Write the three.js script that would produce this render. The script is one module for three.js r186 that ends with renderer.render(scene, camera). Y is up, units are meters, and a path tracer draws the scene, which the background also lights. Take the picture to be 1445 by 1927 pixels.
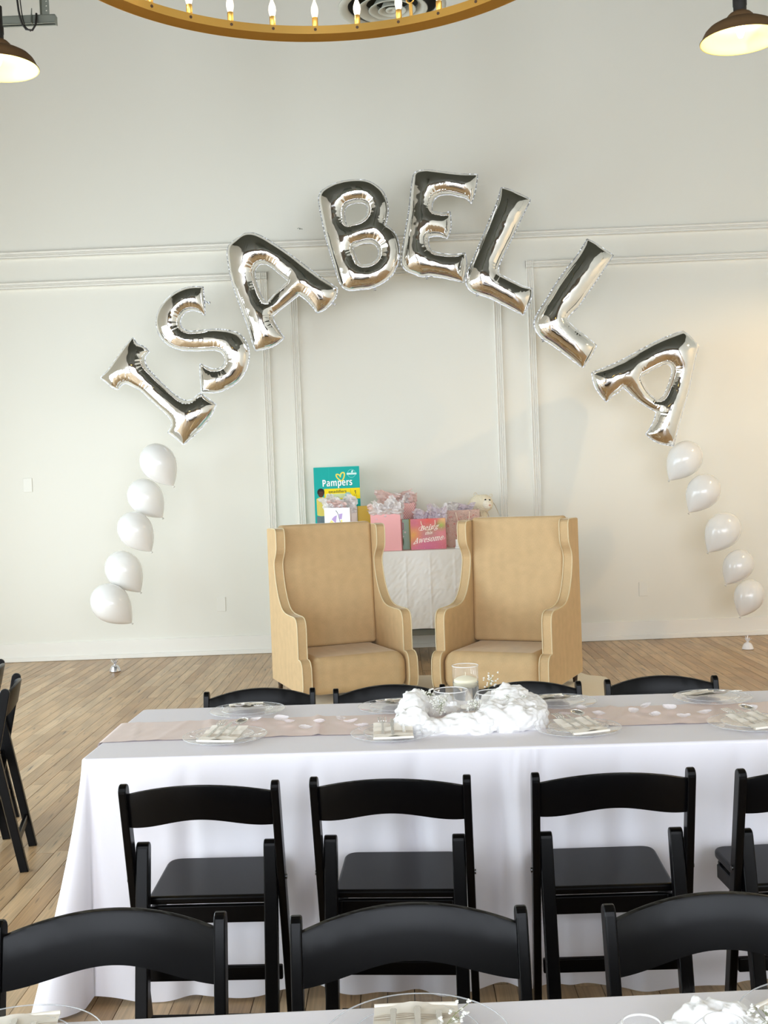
import * as THREE from 'three';
import { RoundedBoxGeometry } from 'three/addons/geometries/RoundedBoxGeometry.js';
import { mergeGeometries, mergeVertices, toCreasedNormals } from 'three/addons/utils/BufferGeometryUtils.js';
import { MarchingCubes } from 'three/addons/objects/MarchingCubes.js';
import { RectAreaLightUniformsLib } from 'three/addons/lights/RectAreaLightUniformsLib.js';
import { createNoise3D, createNoise2D } from 'simplex-noise';

// ------------------------------------------------------------------ camera, sky, large lights, exposure
const scene = new THREE.Scene();
const camera = new THREE.PerspectiveCamera(2 * Math.atan(963.5 / 2100) * 180 / Math.PI, 1445 / 1927, 0.05, 60);
camera.position.set(0, 1.58, 0);
camera.rotation.order = 'YXZ';
camera.rotation.set(THREE.MathUtils.degToRad(-1.42), THREE.MathUtils.degToRad(0.67), THREE.MathUtils.degToRad(-2.2));

scene.background = new THREE.Color(0.80, 0.90, 1.0);          // bright overcast sky outside the windows
scene.backgroundIntensity = 3;

const ROOM = { left: -4.9, right: 5.6, back: -10.7, front: 5.0, top: 6.8 };
const LEFT_WINDOWS = [[-8.8, -7.0], [-6.6, -4.8], [-4.1, -2.3], [-1.6, 0.2]];   // z ranges of the openings in the left wall
const FRONT_WINDOWS = [[-4.0, -1.4], [-0.9, 1.7], [2.2, 4.8]];                     // x ranges of the openings in the front wall
const WIN = { bottom: 0.15, top: 2.9 }, WIN_FRONT = { bottom: 0.3, top: 4.4 };
const DAY_LEFT = 4.4, DAY_FRONT = 6.2;

RectAreaLightUniformsLib.init();
function daylight(color, intensity, w, h, pos, target) {
  const l = new THREE.RectAreaLight(color, intensity, w, h);
  l.position.set(...pos); l.lookAt(...target); scene.add(l);
}
for (const [a, b] of LEFT_WINDOWS) daylight(new THREE.Color(0.80, 0.93, 1.0), a > -2 ? DAY_LEFT * 1.35 : DAY_LEFT, b - a, WIN.top - WIN.bottom, [ROOM.left + 0.05, (WIN.bottom + WIN.top) / 2, (a + b) / 2], [0, (WIN.bottom + WIN.top) / 2, (a + b) / 2]);
for (const [a, b] of FRONT_WINDOWS) daylight(new THREE.Color(0.86, 0.91, 1.0), DAY_FRONT, b - a, WIN_FRONT.top - WIN_FRONT.bottom, [(a + b) / 2, (WIN_FRONT.bottom + WIN_FRONT.top) / 2, ROOM.front - 0.05], [(a + b) / 2, (WIN_FRONT.bottom + WIN_FRONT.top) / 2, 0]);

const renderer = new THREE.WebGLRenderer({ antialias: true });
renderer.toneMapping = THREE.LinearToneMapping;
renderer.toneMappingExposure = 1.0;
renderer.shadowMap.enabled = true;

// ------------------------------------------------------------------ helpers
function rng(seed) { let a = seed >>> 0; return () => { a = (a + 0x6d2b79f5) | 0; let t = Math.imul(a ^ (a >>> 15), 1 | a); t = (t + Math.imul(t ^ (t >>> 7), 61 | t)) ^ t; return ((t ^ (t >>> 14)) >>> 0) / 4294967296; }; }
const noise3 = createNoise3D(rng(11)), noise2 = createNoise2D(rng(12));
const V = (x, y, z) => new THREE.Vector3(x, y, z);
const usedNames = {};
function numbered(name) { const k = usedNames[name] = (usedNames[name] ?? -1) + 1; return k ? `${name}_${String(k).padStart(3, '0')}` : name; }
function tag(o, label, category, group, kind) {
  if (label) o.userData.label = label;
  if (category) o.userData.category = category;
  if (group) o.userData.group = group;
  if (kind) o.userData.kind = kind;
  return o;
}
function thing(name, label, category, pos = [0, 0, 0], turn = 0, group) {
  const o = new THREE.Group(); o.name = numbered(name); o.position.set(...pos); o.rotation.y = turn;
  scene.add(o); return tag(o, label, category, group);
}
function part(parent, name, geo, mat, label) {
  const m = new THREE.Mesh(geo, mat); m.name = name; if (label) m.userData.label = label; parent.add(m); return m;
}
function solo(name, label, category, geo, mat, pos = [0, 0, 0], group) {
  const m = new THREE.Mesh(geo, mat); m.name = numbered(name); m.position.set(...pos); scene.add(m); return tag(m, label, category, group);
}
function struct(name, geo, mat, label) {
  const m = new THREE.Mesh(geo, mat); m.name = name; scene.add(m); m.userData.kind = 'structure'; if (label) m.userData.label = label; return m;
}
function copy(source, name, label, pos, turn) {
  const c = source.clone(); c.name = numbered(name); c.userData = { ...source.userData, label }; c.position.set(...pos); c.rotation.set(0, turn, 0); scene.add(c); return c;
}
const merge = (list) => mergeGeometries(list.map((g) => { const n = g.index ? g.toNonIndexed() : g; for (const k of Object.keys(n.attributes)) if (!['position', 'normal', 'uv'].includes(k)) n.deleteAttribute(k); if (!n.attributes.uv) n.setAttribute('uv', new THREE.BufferAttribute(new Float32Array(n.attributes.position.count * 2), 2)); return n; }), false);
const box = (w, h, d, x = 0, y = 0, z = 0) => new THREE.BoxGeometry(w, h, d).translate(x, y, z);
const rbox = (w, h, d, r = 0.004, x = 0, y = 0, z = 0, seg = 2) => new RoundedBoxGeometry(w, h, d, seg, Math.min(r, w / 2.01, h / 2.01, d / 2.01)).translate(x, y, z);
const lathe = (pts, seg = 40) => new THREE.LatheGeometry(pts.map(([r, y]) => new THREE.Vector2(Math.max(r, 1e-5), y)), seg);
const tube = (pts, r, seg = 24, rad = 8, closed = false) => new THREE.TubeGeometry(new THREE.CatmullRomCurve3(pts.map((p) => (p.isVector3 ? p : V(...p))), closed, 'centripetal'), seg, r, rad, closed);
function indexed(pos, idx, uv) {
  const g = new THREE.BufferGeometry();
  g.setAttribute('position', new THREE.BufferAttribute(new Float32Array(pos), 3));
  if (uv) g.setAttribute('uv', new THREE.BufferAttribute(new Float32Array(uv), 2));
  g.setIndex(idx); g.computeVertexNormals(); return g;
}
// loft closed loops (arrays of Vector3 of the same length) into a capped solid
function loft(loops, crease = 0.7) {
  const n = loops[0].length, pos = [], idx = [];
  for (const l of loops) for (const p of l) pos.push(p.x, p.y, p.z);
  for (let i = 0; i + 1 < loops.length; i++) for (let j = 0; j < n; j++) { const a = i * n + j, b = i * n + (j + 1) % n, c = a + n, d = b + n; idx.push(a, c, b, b, c, d); }
  for (const [l, flip] of [[0, false], [loops.length - 1, true]]) for (let j = 1; j + 1 < n; j++) flip ? idx.push(l * n, l * n + j + 1, l * n + j) : idx.push(l * n, l * n + j, l * n + j + 1);
  const g = indexed(pos, idx);
  return toCreasedNormals(g, crease);
}
// grid surface f(u, v) -> [x, y, z]
function grid(nu, nv, f, flat = false) {
  const pos = [], idx = [], uv = [];
  for (let i = 0; i <= nu; i++) for (let j = 0; j <= nv; j++) { const p = f(i / nu, j / nv); pos.push(...p); uv.push(i / nu, j / nv); }
  for (let i = 0; i < nu; i++) for (let j = 0; j < nv; j++) { const a = i * (nv + 1) + j, b = a + 1, c = a + nv + 1, d = c + 1; idx.push(a, b, c, b, d, c); }
  const g = indexed(pos, idx, uv);
  if (!flat) return g;
  const e = g.toNonIndexed(); e.computeVertexNormals(); return e;
}
// a profile in (z, y) extruded along x, centred on x = 0
function extrudeX(pts, thick, bevel = 0.003, bseg = 2) {
  const s = new THREE.Shape(pts.map(([z, y]) => new THREE.Vector2(z, y)));
  const g = new THREE.ExtrudeGeometry(s, { depth: thick - 2 * bevel, bevelEnabled: bevel > 0, bevelThickness: bevel, bevelSize: bevel, bevelOffset: -bevel, bevelSegments: bseg, curveSegments: 8, steps: 1 });
  g.translate(0, 0, -(thick - 2 * bevel) / 2);
  g.applyMatrix4(new THREE.Matrix4().makeBasis(V(0, 0, 1), V(0, 1, 0), V(-1, 0, 0)));
  return g;
}
function extrudeY(shape, thick, bevel = 0.002, bseg = 2, curve = 16) {   // shape in (x, z) seen from above, extruded upward from y = 0
  const g = new THREE.ExtrudeGeometry(shape, { depth: thick - 2 * bevel, bevelEnabled: bevel > 0, bevelThickness: bevel, bevelSize: bevel, bevelOffset: -bevel, bevelSegments: bseg, curveSegments: curve });
  g.translate(0, 0, bevel); g.applyMatrix4(new THREE.Matrix4().makeBasis(V(1, 0, 0), V(0, 0, -1), V(0, 1, 0)));
  return g;
}
function smoothPath(pts, step = 0.008, closed = true) {    // [x, y, corner] -> dense polyline; corners stay sharp
  const n = pts.length, out = [], corners = pts.map((p, i) => (p[2] ? i : -1)).filter((i) => i >= 0);
  const run = (list, isClosed) => {
    const c = new THREE.CatmullRomCurve3(list.map((p) => V(p[0], p[1], 0)), isClosed, 'centripetal');
    const k = Math.max(2, Math.ceil(c.getLength() / step));
    for (const p of c.getSpacedPoints(k).slice(0, -1)) out.push([p.x, p.y]);
  };
  if (!corners.length) run(pts, true);
  else for (let i = 0; i < corners.length; i++) {
    const a = corners[i], b = corners[(i + 1) % corners.length], list = [];
    for (let j = a; ; j = (j + 1) % n) { list.push(pts[j]); if (j === b && list.length > 1) break; }
    run(list, false);
  }
  return out;
}
function canvasTexture(w, h, draw, srgb = true) {
  const c = document.createElement('canvas'); c.width = w; c.height = h; draw(c.getContext('2d'), w, h);
  const t = new THREE.CanvasTexture(c); if (srgb) t.colorSpace = THREE.SRGBColorSpace; t.wrapS = t.wrapT = THREE.RepeatWrapping; return t;
}
function dataTexture(w, h, f, srgb = true) {
  const d = new Uint8Array(w * h * 4);
  for (let y = 0; y < h; y++) for (let x = 0; x < w; x++) { const c = f(x / w, y / h); for (let k = 0; k < 3; k++) d[(y * w + x) * 4 + k] = Math.max(0, Math.min(255, c[k])); d[(y * w + x) * 4 + 3] = 255; }
  const t = new THREE.DataTexture(d, w, h); if (srgb) t.colorSpace = THREE.SRGBColorSpace;
  t.magFilter = THREE.LinearFilter; t.minFilter = THREE.LinearFilter; t.wrapS = t.wrapT = THREE.RepeatWrapping; t.needsUpdate = true; return t;
}
const tile = (x, y, s) => { const a = x * Math.PI * 2, b = y * Math.PI * 2; return noise3(Math.cos(a) * s + 7 * s, Math.sin(a) * s, Math.cos(b) * s * 1.3) * 0.6 + noise3(Math.sin(b) * s, Math.cos(a) * s + 3, Math.sin(a) * s) * 0.4; };
const std = (color, rough = 0.6, extra = {}) => new THREE.MeshStandardMaterial({ color, roughness: rough, ...extra });
const phys = (color, rough = 0.5, extra = {}) => new THREE.MeshPhysicalMaterial({ color, roughness: rough, ...extra });
function boxUV(g, s) {      // lays the pattern on from the side that each part of the surface faces
  const p = g.attributes.position, n = g.attributes.normal, uv = new Float32Array(p.count * 2);
  for (let i = 0; i < p.count; i++) {
    const a = Math.abs(n.getX(i)), b = Math.abs(n.getY(i)), c = Math.abs(n.getZ(i)), [u, v] = a > b && a > c ? [p.getZ(i), p.getY(i)] : b > c ? [p.getX(i), p.getZ(i)] : [p.getX(i), p.getY(i)];
    uv[2 * i] = u * s; uv[2 * i + 1] = v * s;
  }
  g.setAttribute('uv', new THREE.BufferAttribute(uv, 2)); return g;
}
function planarUV(g, ax, ay, sx = 1, sy = 1, ox = 0, oy = 0) {
  const p = g.attributes.position, uv = new Float32Array(p.count * 2);
  for (let i = 0; i < p.count; i++) { uv[2 * i] = p.getComponent(i, ax) * sx + ox; uv[2 * i + 1] = p.getComponent(i, ay) * sy + oy; }
  g.setAttribute('uv', new THREE.BufferAttribute(uv, 2)); return g;
}

// ------------------------------------------------------------------ materials
const wallBump = dataTexture(256, 256, (x, y) => { const v = 128 + 60 * tile(x, y, 3) + 40 * tile(x, y, 9); return [v, v, v]; }, false);
const clothBump = dataTexture(256, 256, (x, y) => { const v = 128 + 50 * Math.sin(x * 256 * Math.PI) * Math.sin(y * 256 * Math.PI) + 40 * tile(x, y, 2); return [v, v, v]; }, false);
const velvetMap = dataTexture(512, 512, (x, y) => { const n = tile(x, y, 1.2), m = noise2(x * 260, y * 30) * 0.5 + noise2(x * 300, y * 300) * 0.5; const k = 1 + 0.03 * n + 0.05 * m; return [206 * k, 176 * k, 132 * k]; });
const grain = dataTexture(256, 1024, (x, y) => {
  const w = 0.02 * noise2(y * 3, x * 4), s = noise2((x + w) * 26, y * 3.2) * 0.5 + noise2((x + w) * 70, y * 6) * 0.35 + noise2(x * 160, y * 22) * 0.25;
  const blotch = noise2(x * 3 + 9, y * 5), dark = Math.max(0, noise2(x * 9 + 3, y * 7) - 0.80) * 2.4;
  const k = (1 + 0.11 * s + 0.09 * blotch) * (1 - Math.min(0.65, dark));
  return [220 * k, 205 * k, 183 * k];
});
const M = {
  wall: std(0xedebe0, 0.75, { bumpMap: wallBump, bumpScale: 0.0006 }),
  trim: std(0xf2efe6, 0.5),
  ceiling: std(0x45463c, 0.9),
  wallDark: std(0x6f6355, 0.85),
  subfloor: std(0x2a1c10, 0.9),
  planks: ['#e0ccb0', '#d3bb9c', '#e6d4bb', '#c9ae8d', '#dac3a4', '#ddc9ae'].map((c) => std(c, 0.36, { map: grain })),
  black: phys(0x060607, 0.3, { specularIntensity: 0.32 }),
  screw: std(0x777777, 0.3, { metalness: 1 }),
  linen: phys(0xf4f2f9, 0.72, { sheen: 0.3, sheenRoughness: 0.5, bumpMap: clothBump, bumpScale: 0.0002 }),
  paperCloth: std(0xf0eee8, 0.6),
  velvet: phys(0xffffff, 0.85, { map: velvetMap, sheen: 1, sheenRoughness: 0.4, sheenColor: new THREE.Color(0.95, 0.95, 0.88) }),
  piping: phys(0xe2d2ac, 0.7, { sheen: 0.5 }),
  darkWood: std(0x3a2a1c, 0.45),
  foil: std(0xf4f3f1, 0.07, { metalness: 1 }),
  foilSeam: std(0xb4b5b6, 0.38, { metalness: 1, side: THREE.DoubleSide }),
  latex: phys(0xfbfaf7, 0.22, { transmission: 0.15, thickness: 0, clearcoat: 0.6, clearcoatRoughness: 0.12 }),
  knot: std(0xd8d4cb, 0.5),
  line: phys(0xffffff, 0.3, { transparent: true, opacity: 0.25 }),
  gold: std(0xd6ab5c, 0.34, { metalness: 1 }),
  goldDark: std(0x3a2410, 0.6),
  bulb: phys(0xfff6e6, 0.25, { emissive: new THREE.Color(1.0, 0.95, 0.86), emissiveIntensity: 0.55 }),
  lampBrown: std(0x70563a, 0.5, { metalness: 0.3 }),
  lampWhite: std(0xffea94, 0.35, { side: THREE.DoubleSide }),
  lampBulb: std(0xffffff, 0.3, { emissive: new THREE.Color(1.0, 0.86, 0.55), emissiveIntensity: 6 }),
  cordBlack: std(0x17120d, 0.6),
  steel: std(0x8d9187, 0.4, { metalness: 0.8 }),
  steelDull: std(0x83877c, 0.55, { metalness: 0.35 }),
  vent: std(0xb9bbb0, 0.5),
  ventDark: std(0x3c3e36, 0.7),
  plate: std(0xeceadf, 0.4),
  clear: phys(0xffffff, 0.04, { transmission: 0.92, thickness: 0, ior: 1.5 }),
  clearPlate: phys(0xffffff, 0.06, { transmission: 0.95, thickness: 0, ior: 1.5 }),
  rim: phys(0xf2f4f6, 0.08, { transmission: 0.7, thickness: 0, ior: 1.5 }),
  glassRim: phys(0xffffff, 0.08, { transmission: 0.25, thickness: 0, ior: 1.5 }),
  water: phys(0xffffff, 0.0, { transmission: 1, thickness: 0.08, ior: 1.33 }),
  wax: phys(0xf7f0d2, 0.45, { sheen: 0.2 }),
  wick: std(0xf2ead0, 0.8),
  napkin: std(0xf9f3e8, 0.8, { side: THREE.DoubleSide }),
  stripe: std(0xb9a58c, 0.8),
  chrome: std(0xe2dfda, 0.22, { metalness: 0.8 }),
  cotton: phys(0xfbfaf8, 1.0, { sheen: 0.8, sheenRoughness: 0.6, transmission: 0.15, thickness: 0 }),
  fibre: phys(0xffffff, 1.0, { transmission: 0.4, thickness: 0, side: THREE.DoubleSide }),
  stem: std(0x8c9468, 0.7),
  blossom: phys(0xf8f7f0, 0.8, { transmission: 0.2, thickness: 0 }),
  satin: phys(0xecd8d2, 0.34, { sheen: 0.6, sheenRoughness: 0.3, sheenColor: new THREE.Color(0.9, 0.8, 0.85), side: THREE.DoubleSide }),
  petal: phys(0xf6f1f3, 0.7, { transmission: 0.3, thickness: 0, side: THREE.DoubleSide }),
  rug: phys(0xf1ead8, 1, { sheen: 0.8, sheenRoughness: 0.7 }),
  tissue: phys(0xf7f3f2, 0.75, { transmission: 0.35, thickness: 0, side: THREE.DoubleSide }),
  tissuePink: phys(0xf8ddd7, 0.75, { transmission: 0.35, thickness: 0, side: THREE.DoubleSide }),
  tissueLilac: phys(0xe9dfe8, 0.75, { transmission: 0.35, thickness: 0, side: THREE.DoubleSide }),
  plush: phys(0xf2e7cc, 1, { sheen: 0.6, sheenRoughness: 0.6 }),
  plushLight: phys(0xf9f2e0, 1, { sheen: 0.6, sheenRoughness: 0.6 }),
  eye: std(0x14100d, 0.2),
  nose: std(0xd9a592, 0.6),
  card: std(0xfbfafa, 0.6),
  glassPane: phys(0xffffff, 0.02, { transmission: 1, thickness: 0 }),
  windowFrame: std(0x2e2f2f, 0.5),
  silverWrap: std(0xe6e6ea, 0.22, { metalness: 0.85, side: THREE.DoubleSide }),
  whiteWrap: std(0xf5f3f4, 0.5, { side: THREE.DoubleSide }),
};

// ------------------------------------------------------------------ room shell
{
  const { left, right, back, front, top } = ROOM, T = 0.2;
  struct('wall_back', box(right - left + 2 * T, top, T, (left + right) / 2, top / 2, back - T / 2), M.wall);
  struct('wall_right', box(T, top, front - back, right + T / 2, top / 2, (front + back) / 2), M.wall);
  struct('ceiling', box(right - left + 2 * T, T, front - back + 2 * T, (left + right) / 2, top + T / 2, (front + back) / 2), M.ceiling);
  // left wall with four openings
  const L = [], lx = left - T / 2;
  L.push(box(T, WIN.bottom, front - back, lx, WIN.bottom / 2, (front + back) / 2), box(T, top - WIN.top, front - back, lx, (top + WIN.top) / 2, (front + back) / 2));
  let z = back;
  for (const [a, b] of [...LEFT_WINDOWS, [front, front]]) { if (a - z > 0.001) L.push(box(T, WIN.top - WIN.bottom, a - z, lx, (WIN.top + WIN.bottom) / 2, (a + z) / 2)); z = b; }
  struct('wall_left', merge(L), M.wall);
  const F = [], fz = front + T / 2, W = right - left + 2 * T, cx = (left + right) / 2;
  F.push(box(W, WIN_FRONT.bottom, T, cx, WIN_FRONT.bottom / 2, fz), box(W, top - WIN_FRONT.top, T, cx, (top + WIN_FRONT.top) / 2, fz));
  let x = left - T;
  for (const [a, b] of [...FRONT_WINDOWS, [right + T, right + T]]) { F.push(box(a - x, WIN_FRONT.top - WIN_FRONT.bottom, T, (a + x) / 2, (WIN_FRONT.top + WIN_FRONT.bottom) / 2, fz)); x = b; }
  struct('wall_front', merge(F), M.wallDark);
  let n = 0;
  const windowUnit = (w, cxx, czz, turn, o) => {
    const h = o.top - o.bottom, my = (o.top + o.bottom) / 2;
    const g = new THREE.Group(); g.name = `window_${++n}`; g.userData.kind = 'structure'; g.position.set(cxx, my, czz); g.rotation.y = turn; scene.add(g);
    part(g, 'window_frame', merge([box(w, 0.06, 0.08, 0, h / 2 - 0.03), box(w, 0.06, 0.08, 0, -h / 2 + 0.03), box(0.06, h, 0.08, -w / 2 + 0.03), box(0.06, h, 0.08, w / 2 - 0.03), box(0.04, h, 0.06), box(w, 0.04, 0.06, 0, h * 0.18)]), M.windowFrame);
    for (const [px, py, pw, ph] of [[-w / 4, -h * 0.16, w / 2, h * 0.68], [w / 4, -h * 0.16, w / 2, h * 0.68], [-w / 4, h * 0.34, w / 2, h * 0.32], [w / 4, h * 0.34, w / 2, h * 0.32]]) part(g, 'pane', box(pw - 0.05, ph - 0.05, 0.006, px, py), M.glassPane);
  };
  for (const [a, b] of LEFT_WINDOWS) windowUnit(b - a, left - 0.1, (a + b) / 2, Math.PI / 2, WIN);
  for (const [a, b] of FRONT_WINDOWS) windowUnit(b - a, (a + b) / 2, front + 0.1, 0, WIN_FRONT);
}
// floor: narrow boards that run towards the back wall
{
  const floor = new THREE.Group(); floor.name = 'floor'; floor.userData.kind = 'structure'; scene.add(floor);
  part(floor, 'subfloor', box(ROOM.right - ROOM.left + 0.4, 0.1, ROOM.front - ROOM.back + 0.4, (ROOM.left + ROOM.right) / 2, -0.07, (ROOM.front + ROOM.back) / 2), M.subfloor);
  const r = rng(5), W = 0.083, lengths = [0.9, 1.2, 1.5, 1.8, 2.2], geos = {}, boards = [];
  const plankGeo = (li, v) => geos[li * 8 + v] ??= (() => {
    const L = lengths[li], g = new THREE.BoxGeometry(W - 0.0020 - 0.0012 * (v % 2), 0.02, L - 0.002);
    return planarUV(g, 0, 2, 1 / 0.33, 1 / 2.6, 0.13 * v + 0.27, 0.37 * v);
  })();
  for (let x = ROOM.left + W / 2; x < ROOM.right; x += W) {
    let z = ROOM.front + r() * 1.5;
    while (z > ROOM.back) { const li = Math.floor(r() * 5), L = lengths[li]; boards.push({ x, z: z - L / 2, li, v: Math.floor(r() * 6), m: Math.floor(r() * 6), y: -0.0102 - r() * 0.0006 }); z -= L; }
  }
  const seen = (b) => {       // boards that the room's furniture leaves in view from the place where one stands
    const z0 = b.z + lengths[b.li] / 2, half = -b.z * 0.36;
    if (z0 > -3.2 || b.z < ROOM.back - 0.2 || Math.abs(b.x) > half) return 0;
    if (b.x > -0.95 && b.z > -7.9) return 0;
    return W * lengths[b.li] / (b.z * b.z * -b.z);
  };
  boards.sort((a, b) => seen(b) - seen(a));
  const rest = [[], [], [], [], [], []];
  boards.forEach((b, i) => {
    if (b.z - lengths[b.li] / 2 < ROOM.back - 0.19) b.z = Math.max(b.z, ROOM.back - 0.19 + lengths[b.li] / 2);
    if (i < 298 && seen(b) > 0) { const m = part(floor, 'plank', plankGeo(b.li, b.v), M.planks[b.m]); m.position.set(b.x, b.y, b.z); }
    else rest[b.m].push(plankGeo(b.li, b.v).clone().translate(b.x, b.y, b.z));
  });
  rest.forEach((list, k) => { const m = part(floor, 'plank_field', merge(list), M.planks[k]); m.userData.kind = 'stuff'; });
}
// mouldings on the back wall: profile in (across, out from the wall)
function moulding(length, width = 0.073) {
  const w = width / 2, prof = [[-w, 0], [-w, 0.012], [-w + 0.004, 0.018], [-w + 0.010, 0.020], [-w + 0.014, 0.012], [-0.012, 0.009], [-0.010, 0.016], [-0.005, 0.018], [-0.001, 0.010], [0.003, 0.009], [0.006, 0.017], [0.011, 0.019], [0.015, 0.012], [w - 0.012, 0.010], [w - 0.008, 0.020], [w - 0.003, 0.024], [w, 0.018], [w, 0]];
  const s = new THREE.Shape(prof.map(([a, b]) => new THREE.Vector2(a, b * 1.45)));
  const g = new THREE.ExtrudeGeometry(s, { depth: length, bevelEnabled: false });   // runs along +z, out is +y
  return g;
}
const hMould = (x0, x1, y) => { const g = moulding(x1 - x0); g.applyMatrix4(new THREE.Matrix4().makeBasis(V(0, -1, 0), V(0, 0, 1), V(-1, 0, 0))); return g.translate(x1, y, ROOM.back); };
const vMould = (y0, y1, x) => { const g = moulding(y1 - y0); g.applyMatrix4(new THREE.Matrix4().makeBasis(V(1, 0, 0), V(0, 0, 1), V(0, -1, 0))); return g.translate(x, y1, ROOM.back); };
struct('trim_1', hMould(ROOM.left, ROOM.right, 3.900), M.trim, 'white picture rail moulding across the back wall');
{
  const t2 = new THREE.Group(); t2.name = 'trim_2'; t2.userData.kind = 'structure'; scene.add(t2);
  part(t2, 'moulding', hMould(ROOM.left, -1.156, 3.609), M.trim); part(t2, 'moulding', vMould(0.175, 3.6455, -1.1925), M.trim);
  const t3 = new THREE.Group(); t3.name = 'trim_3'; t3.userData.kind = 'structure'; scene.add(t3);
  part(t3, 'moulding', hMould(-0.945, 1.062, 3.609), M.trim); part(t3, 'moulding', vMould(0.175, 3.6455, -0.9085), M.trim); part(t3, 'moulding', vMould(0.175, 3.6455, 1.0255), M.trim);
  const t4 = new THREE.Group(); t4.name = 'trim_4'; t4.userData.kind = 'structure'; scene.add(t4);
  part(t4, 'moulding', hMould(1.311, ROOM.right, 3.617), M.trim); part(t4, 'moulding', vMould(0.175, 3.6535, 1.3475), M.trim);
  const b = new THREE.Group(); b.name = 'baseboard_back'; b.userData.kind = 'structure'; scene.add(b);
  const cx = (ROOM.left + ROOM.right) / 2, w = ROOM.right - ROOM.left;
  part(b, 'base_board', rbox(w, 0.177, 0.014, 0.003, cx, 0.0885, ROOM.back + 0.007), M.trim);
  part(b, 'shoe_strip', rbox(w, 0.045, 0.03, 0.008, cx, 0.0225, ROOM.back + 0.015), M.trim);
}
// blank wall plates
function wallPlate(label, x, y) {
  const t = thing('outlet_plate', label, 'wall plate', [x, y, ROOM.back], 0);
  part(t, 'cover', rbox(0.086, 0.136, 0.009, 0.004, 0, 0, 0.0045), M.plate);
  for (const s of [-1, 1]) part(t, 'screw_head', new THREE.CylinderGeometry(0.003, 0.003, 0.002, 12).rotateX(Math.PI / 2).translate(0, s * 0.045, 0.0095), M.plate);
}
wallPlate('blank cream wall plate high on the wall by the left edge of the room', -3.537, 1.703);
wallPlate('blank white wall plate low on the wall between left balloons and left armchair', -1.724, 0.487);
wallPlate('blank cream wall plate low on the wall between right armchair and right balloons', 2.330, 0.482);
{
  const t = thing('wall_hook', 'tiny bent metal hook on the bare wall above the rail', 'hook', [-0.824, 4.04, ROOM.back], 0);
  part(t, 'nail', new THREE.CylinderGeometry(0.003, 0.003, 0.03, 8).rotateX(Math.PI / 2).translate(0, 0, 0.015), M.steel);
  part(t, 'wire', tube([[-0.022, 0.004, 0.02], [-0.008, 0.008, 0.026], [0.004, 0.003, 0.026], [0.028, -0.002, 0.016]], 0.002, 12, 6), M.steel);
}

// ------------------------------------------------------------------ black folding chairs (origin on the floor under the top of the back, sitter faces +z)
function barProfile(p0, p1, width, roundTop = true) {     // bar in (z, y) from foot p0 to top p1
  const d = new THREE.Vector2(p1[0] - p0[0], p1[1] - p0[1]).normalize(), n = new THREE.Vector2(-d.y, d.x), h = width / 2, out = [];
  out.push([p0[0] - n.x * h, p0[1]], );
  out.push([p1[0] - n.x * h - d.x * h, p1[1] - n.y * h - d.y * h]);
  if (roundTop) for (let k = 1; k < 8; k++) { const a = Math.PI * k / 8, c = [p1[0] - d.x * h, p1[1] - d.y * h]; out.push([c[0] - n.x * h * Math.cos(a) + d.x * h * Math.sin(a), c[1] - n.y * h * Math.cos(a) + d.y * h * Math.sin(a)]); }
  out.push([p1[0] + n.x * h - d.x * h, p1[1] + n.y * h - d.y * h]);
  out.push([p0[0] + n.x * h, p0[1]]);
  return out;
}
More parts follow.
